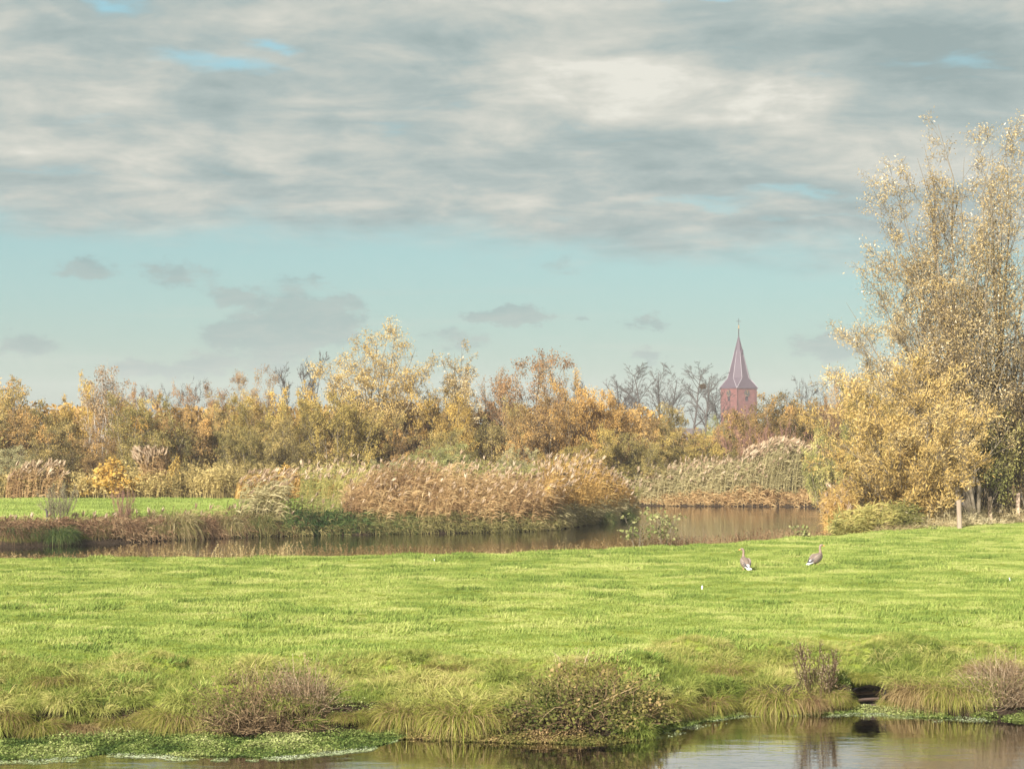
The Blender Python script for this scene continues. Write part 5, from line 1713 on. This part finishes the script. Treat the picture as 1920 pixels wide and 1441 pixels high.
# the tall dead weed: stiff stems that fray into a pale fluffy head
x, d, z = ray_ground(1533, 1334)
s_ = d / F
tr, cr, _, _ = tree_mesh(seed=520, H=134 * s_, W=84 * s_, stems=18, spread=24, lv=((9, .38, .98, (16, 42), .34, .5, .12), (6, .2, 1, (20, 50), .5, .4, .08)), nl=1.1, leaf=(.03, .010), r0=.009, twig_r=.0035, jit=.02, wob=.10)
tr.materials[0] = M['dead_pink']; cr.materials[0] = M['dead_pink']
t = thing('dead_weed', 'tall pinkish dead weed with frayed top on the near bank', 'dead plant', (x, d, z - .04))
link('stems', tr, t); link('seed_heads', cr, t)
mound('dead_plant', 'dark brown dead leaves at the foot of the tall dead weed', 'dead plant', 1530, 1316, 56, 62, .25, 'dead', 'dead', 420, 300, 521, (.05, .02), 1.2, .3, .010, ('stems', 'dead_leaves'))

# the dark hole in the bank with its timber sheeting
M['mud_wall'] = solid_mat('shade_dark_mud', (.010, .008, .007), (.03, .022, .017), 9, .7, .6)  # near-black mud: the hollow's shade is put into the colour
M['shade_dark_timber'] = solid_mat('shade_dark_timber', (.03, .018, .012), (.075, .045, .03), 6, .6, .4, (1, 4, 4))  # boards coloured dark to paint the shadow they stand in
xh = XH
_yy = np.arange(33, 38, .01)
_dn = dists(np.full(len(_yy), XH), _yy)[0]
yh = float(_yy[np.argmin(np.abs(_dn))])
t = thing('bank_hole', 'dark hollow with shade-dark timber in the near bank under a tussock', 'hole', (xh, yh, WZ))
g = np.random.default_rng(9)
lin_v, lin_f = [], []
ring = [(-.285, -.05), (-.285, .33), (-.17, .40), (.0, .43), (.17, .40), (.285, .33), (.285, -.05)]
for q, yy_ in enumerate((.02, .2, .42, .64)):
    for (a_, b_) in ring:
        lin_v.append((a_ * (1 + g.normal(0, .02)), yy_ + g.normal(0, .02), b_ - .03 * q + g.normal(0, .012)))
k_ = len(ring)
for q in range(3):
    for j_ in range(k_ - 1):
        lin_f.append((q * k_ + j_, (q + 1) * k_ + j_, (q + 1) * k_ + j_ + 1, q * k_ + j_ + 1))
lin_f.append(tuple(range(3 * k_, 4 * k_)))
link('mud_lining', bm_mesh('mud_lining', lin_v, lin_f, M['mud_wall']), t)  # its arched roof is added to keep the notch dark
for i, zz_ in enumerate((.03, .14, .25)):
    V, Fc = bar((-.24 + .03 * i, .40 - .02 * i, zz_), (.24, .44, zz_ + .015), .03, 6)
    link('plank', bm_mesh('plank', V, Fc, M['shade_dark_timber']), t)
for (ox, oy, oz, ww, lb) in ((-.02, .50, .50, 62, 'green tussock hanging over the dark hole'), (-.42, .16, .12, 60, 'small green tussock at the left rim of the dark hole'), (.44, .16, .12, 60, 'small green tussock at the right rim of the dark hole')):
    tussock(960 + (xh + ox) / (yh + oy) * F, 0, ww, 'tussock', 'tussock', lb, GB, WZ + oz, int(abs(ww + ox * 10)), .7, True, 'grass_tussock', yh + oy)


# floating cress and duckweed along the shore
cf_x = np.array([PX(p, D_AT(y, WZ)) for p, y in cress_px]); cf_d = np.array([D_AT(y, WZ) for _, y in cress_px])


def cress(name, label, px0, px1, n, mat, hmax, leaf, seed, u0=0.0, u1=1.0, back=.35, thin=0.0, pw=1.0):
    """floating leaves between the outer edge of the mat (u=0) and the bank (u=1)"""
    g = np.random.default_rng(seed)
    x = g.uniform(PX(px0, 32), PX(px1, 32), n)
    u = u0 + (u1 - u0) * g.random(n) ** pw
    front = np.interp(x, cf_x, cf_d) + (fbm(x * 1.7 + 4, x * 0 + 2.5, 4) - .5) * .8
    y = front + u * (y_near(x) + back - front)
    cl = fbm(x * 2.2 + seed, y * 2.2 + seed, 3)
    keep = cl > thin
    x, y, u, cl = x[keep], y[keep], u[keep], cl[keep]
    k = len(x)
    zg = np.maximum(ground(x, y), WZ)
    c = np.stack([x, y, zg + .008 + hmax * np.clip(cl * 1.8 - .4, 0.03, 1) * g.random(k) * np.clip(u * 3, .25, 1)], 1)
    A = unit(rdir(g, k, -.1, .3 if hmax < .03 else .8)); B = unit(np.cross(A, unit(rdir(g, k) * (.1 if hmax < .03 else .5) + np.array([0, 0, 1.0]))))
    s = g.uniform(.6, 1.3, k)
    ti = np.clip(cl * 1.5 - .25 + g.normal(0, .17, k), 0, 1)
    V, Q = rhombs(c, A, B, leaf * s, leaf * .75 * s)
    return tag(link(name, mesh_from(name, V, Q, M[mat], ti)), label, None, None, 'stuff')


cress('watercress', 'bright green cress mat floating along the left shore', -120, 760, 62000, 'cress', .13, .034, 601, .06, 1)
cress('dark_cress', 'dark green water plants along the middle shore', 745, 1215, 17000, 'bramble', .15, .034, 602)
cress('shore_cress', 'cress patch right of the bramble', 1200, 1435, 20000, 'cress', .10, .032, 603)
cress('right_cress', 'cress along the right shore beside the dark hole', 1555, 2050, 15000, 'cress', .12, .032, 604, 0, 1, .5, .38)
cress('duckweed', 'pale duckweed film at the edge of the left cress', -120, 745, 9000, 'duckweed', .006, .028, 605, -.10, .22, .35, .36, 1.4)
cress('right_duckweed', 'pale duckweed specks by the right shore', 1230, 1920, 3600, 'duckweed', .006, .026, 606, -.5, .3, .35, .42)


# ------------------------------------------------------------------ grass as instanced tufts
def tuft(seed, n, L, rr, wid, fall, spread, wind=0.25):
    g = np.random.default_rng(seed)
    a = g.uniform(0, 2 * np.pi, n); r = np.sqrt(g.random(n)) * rr
    P = np.stack([np.cos(a) * r, np.sin(a) * r, np.full(n, -.01)], 1)
    a2 = g.uniform(0, 2 * np.pi, n); tl = g.uniform(.05, 1, n) * spread
    d = unit(np.stack([np.cos(a2) * np.sin(tl) + wind, np.sin(a2) * np.sin(tl), np.cos(tl)], 1))
    Ls = L * g.uniform(.5, 1.3, n)
    m = 4
    pts = np.zeros((n, m, 3)); pts[:, 0] = P
    for i in range(1, m):
        pts[:, i] = pts[:, i - 1] + d * (Ls / (m - 1))[:, None]
        d = unit(d + np.array([wind * .4, 0, -fall]))
    side = unit(np.cross(pts[:, 1] - pts[:, 0], rdir(g, n)))
    V, Q = strips(pts, (wid * g.uniform(.7, 1.3, n))[:, None] * np.array([.9, 1, .8, .12])[None], side)
    return V, Q, np.repeat(np.clip(g.normal(.5, .28, n), 0, 1), m - 1)


def grass_field(name, label, P, scale, itint, protos, mat, seed, tilt=None):
    col = bpy.data.collections.new(name + '_tufts')
    for i, pr in enumerate(protos):
        V, Q, t_ = pr
        me = mesh_from(name + '_tuft', V, Q, mat, t_)
        col.objects.link(bpy.data.objects.new('grass_tuft', me))
    g = np.random.default_rng(seed)
    N = len(P)
    me = bpy.data.meshes.new(name)
    me.vertices.add(N)
    me.vertices.foreach_set('co', np.asarray(P, np.float32).ravel())
    rot = np.zeros((N, 3)); rot[:, 2] = g.normal(0, .8, N)
    if tilt is not None:
        rot[:, 0] = tilt
    for nm, ty, arr in (('rot', 'FLOAT_VECTOR', rot), ('scl', 'FLOAT', scale), ('itint', 'FLOAT', itint)):
        a = me.attributes.new(nm, ty, 'POINT')
        a.data.foreach_set('vector' if ty == 'FLOAT_VECTOR' else 'value', np.asarray(arr, np.float32).ravel())
    me.update()
    o = link(name, me)
    tree = bpy.data.node_groups.new(name, 'GeometryNodeTree')
    tree.interface.new_socket('Geometry', in_out='INPUT', socket_type='NodeSocketGeometry')
    tree.interface.new_socket('Geometry', in_out='OUTPUT', socket_type='NodeSocketGeometry')
    nd = tree.nodes; lk = tree.links
    gi = nd.new('NodeGroupInput'); go = nd.new('NodeGroupOutput')
    ci = nd.new('GeometryNodeCollectionInfo')
    ci.inputs[0].default_value = col
    ci.inputs['Separate Children'].default_value = True
    ci.inputs['Reset Children'].default_value = True
    ip = nd.new('GeometryNodeInstanceOnPoints')
    ip.inputs['Pick Instance'].default_value = True
    ra = nd.new('GeometryNodeInputNamedAttribute'); ra.data_type = 'FLOAT_VECTOR'; ra.inputs[0].default_value = 'rot'
    sa = nd.new('GeometryNodeInputNamedAttribute'); sa.data_type = 'FLOAT'; sa.inputs[0].default_value = 'scl'
    e2r = nd.new('FunctionNodeEulerToRotation')
    lk.new(gi.outputs[0], ip.inputs['Points'])
    lk.new(ci.outputs[0], ip.inputs['Instance'])
    lk.new(ra.outputs[0], e2r.inputs[0])
    lk.new(e2r.outputs[0], ip.inputs['Rotation'])
    lk.new(sa.outputs[0], ip.inputs['Scale'])
    lk.new(ip.outputs[0], go.inputs[0])
    md = o.modifiers.new('tufts', 'NODES')
    md.node_group = tree
    return tag(o, label, None, None, 'stuff')


g = np.random.default_rng(61)
# near meadow
N = 102000
y = np.sqrt(g.uniform(33.5 ** 2, 94 ** 2, N))
x = (g.uniform(-1480, 1480, N)) / F * y
dn, dr, _ = dists(x, y)
pxx = x / y * F + 960
ok = (dn > .5) & (dr > 1.2) & ((np.abs(x - XH) > .45) | (dn > 1.0)) & (y < np.where(pxx > 1560, right_d(pxx) + .3, edge_d(pxx) + 2.0))
x, y = x[ok], y[ok]
P = np.stack([x, y, ground(x, y)], 1)
n1 = fbm(x * .55, y * .55 + 11, 4); n2 = fbm(x * 1.9 + 31, y * 1.9, 3)
n3 = fbm(x * .9 + 71, y * 1.3 + 13, 4)
tall = np.clip((n2 - .56) * 9, 0, 1) * np.clip((n1 - .35) * 5, 0, 1)
sc = .62 + .25 * n3 + 1.25 * tall + g.uniform(-.15, .2, len(x))
it = np.clip(.60 + (n3 - .5) * 1.9 + (n1 - .5) * .9 - tall * .5 + g.normal(0, .14, len(x)), 0, 1)
grass_field('meadow_grass', 'short bright green grass of the near meadow', P, sc, it, [tuft(700 + i, 60, .066, .17, .0085, .25, .9, .18) for i in range(8)], M['grass'], 62)
# far meadow across the river
N = 9000
y = g.uniform(88, 127.5, N); x = g.uniform(-1200, -270, N) / F * y
dn, dr, _ = dists(x, y)
ok = (dr > 1.8) & (x / y * F + 960 < 680)
x, y = x[ok], y[ok]
P = np.stack([x, y, ground(x, y)], 1)
it = np.clip(.5 + (fbm(x * .4, y * .4, 3) - .5) * 1.3 + g.normal(0, .1, len(x)), 0, 1)
grass_field('far_meadow_grass', 'short green grass of the meadow across the river', P, g.uniform(1.0, 1.7, len(x)), it, [tuft(720 + i, 40, .07, .22, .016, .2, .8) for i in range(4)], M['grass_far'], 63)
# long grass of the near bank
N = 15500
x = g.uniform(-15, 15.5, N); u = g.random(N) ** .9
y = y_near(x) + .1 + u * 3.6
dn, dr, _ = dists(x, y)
hole_m = (np.abs(x - xh) < .34) & (y < yh + .62) & (y > yh - .6)
clear_m = np.zeros(N, bool)
for (a_, b_, ra_, rb_) in KEEP:
    clear_m |= ((x - a_) / ra_) ** 2 + ((y - b_) / rb_) ** 2 < 1
ok = (dn > .24) & ~hole_m & ~clear_m
x, y, u = x[ok], y[ok], u[ok]
P = np.stack([x, y, ground(x, y)], 1)
n1 = fbm(x * .8 + 3, y * .8, 4); n2 = fbm(x * 2.0 + 8, y * 2.0, 3)
sc = np.interp(u, [0, .3, .7, 1], [.5, .6, .45, .3]) * (.35 + n2 * 1.3) * g.uniform(.75, 1.2, len(x))
it = np.clip(.50 + (n1 - .5) * 2.6 + g.normal(0, .15, len(x)), 0, 1)
grass_field('bank_grass', 'long rank grass on the slope of the near bank', P, sc, it, [tuft(740 + i, 44, .22, .12, .009, .45, 1.0, .12) for i in range(6)], M['bank_grass'], 64)

# hummocks of rank grass between the bigger tussocks
N = 500
x = g.uniform(-15, 15.5, N); u = g.random(N) ** .8
y = y_near(x) + .35 + u * 3.6
dn, dr, _ = dists(x, y)
clear_m = np.zeros(N, bool)
for (a_, b_, ra_, rb_) in KEEP:
    clear_m |= ((x - a_) / ra_) ** 2 + ((y - b_) / rb_) ** 2 < 1
ok = (dn > .3) & ~clear_m & (np.abs(x - XH) > .5) & (fbm(x * .9 + 2, y * .9 + 44, 3) + g.normal(0, .05, N) > .47)
x, y, u = x[ok], y[ok], u[ok]
P = np.stack([x, y, ground(x, y) - .03], 1)
dom = []
for i in range(5):
    V, Q, t_ = tussock_mesh(800 + i, 420, .42, 1.3, .009, 1.7, .6, .24)
    dom.append((V, Q, t_))
grass_field('rank_tufts', 'domed tufts of rank green and straw grass on the near bank', P, np.interp(u, [0, 1], [.95, .5]) * g.uniform(.55, 1.4, len(x)), np.clip(.64 + (fbm(x * .7 + 33, y * .7, 3) - .5) * 2.0 + g.normal(0, .30, len(x)), 0, 1), dom, M['bank_grass'], 65)

# grass hanging over the raw edge of the bank
N = 560
x = g.uniform(-15, 15.5, N)
y = y_near(x) + g.uniform(-.1, .45, N)
dn, dr, _ = dists(x, y)
ok = (dn > .06) & (dn < .42) & (np.abs(x - XH) > .5) & (fbm(x * 1.6 + 12, x * 0 + 4, 3) + g.normal(0, .06, N) > .40)
x, y = x[ok], y[ok]
P = np.stack([x, y, ground(x, y) + .02], 1)
grass_field('bank_fringe', 'straw and green grass hanging over the raw edge of the near bank', P, g.uniform(.5, 1.0, len(x)), np.clip(.5 + (fbm(x * .9 + 3, y * .9, 3) - .5) * 2 + g.normal(0, .25, len(x)), 0, 1), dom, M['bank_grass'], 66)

# ------------------------------------------------------------------ air
HAZE = 0.00026
if HAZE:
    mt, t, out = new_mat('haze_air')
    pv = t.node('ShaderNodeVolumePrincipled')
    pv.inputs['Color'].default_value = (.93, .90, .90, 1)
    pv.inputs['Density'].default_value = HAZE
    pv.inputs['Anisotropy'].default_value = 0.0
    t.l.new(pv.outputs[0], out.inputs['Volume'])
    V, Fc = box(-1550, 1550, -420, 1600, -3.2, 42)
    tag(link('haze', bm_mesh('haze', V, Fc, mt)), 'thin pale autumn haze over the fields', None, None, 'stuff')
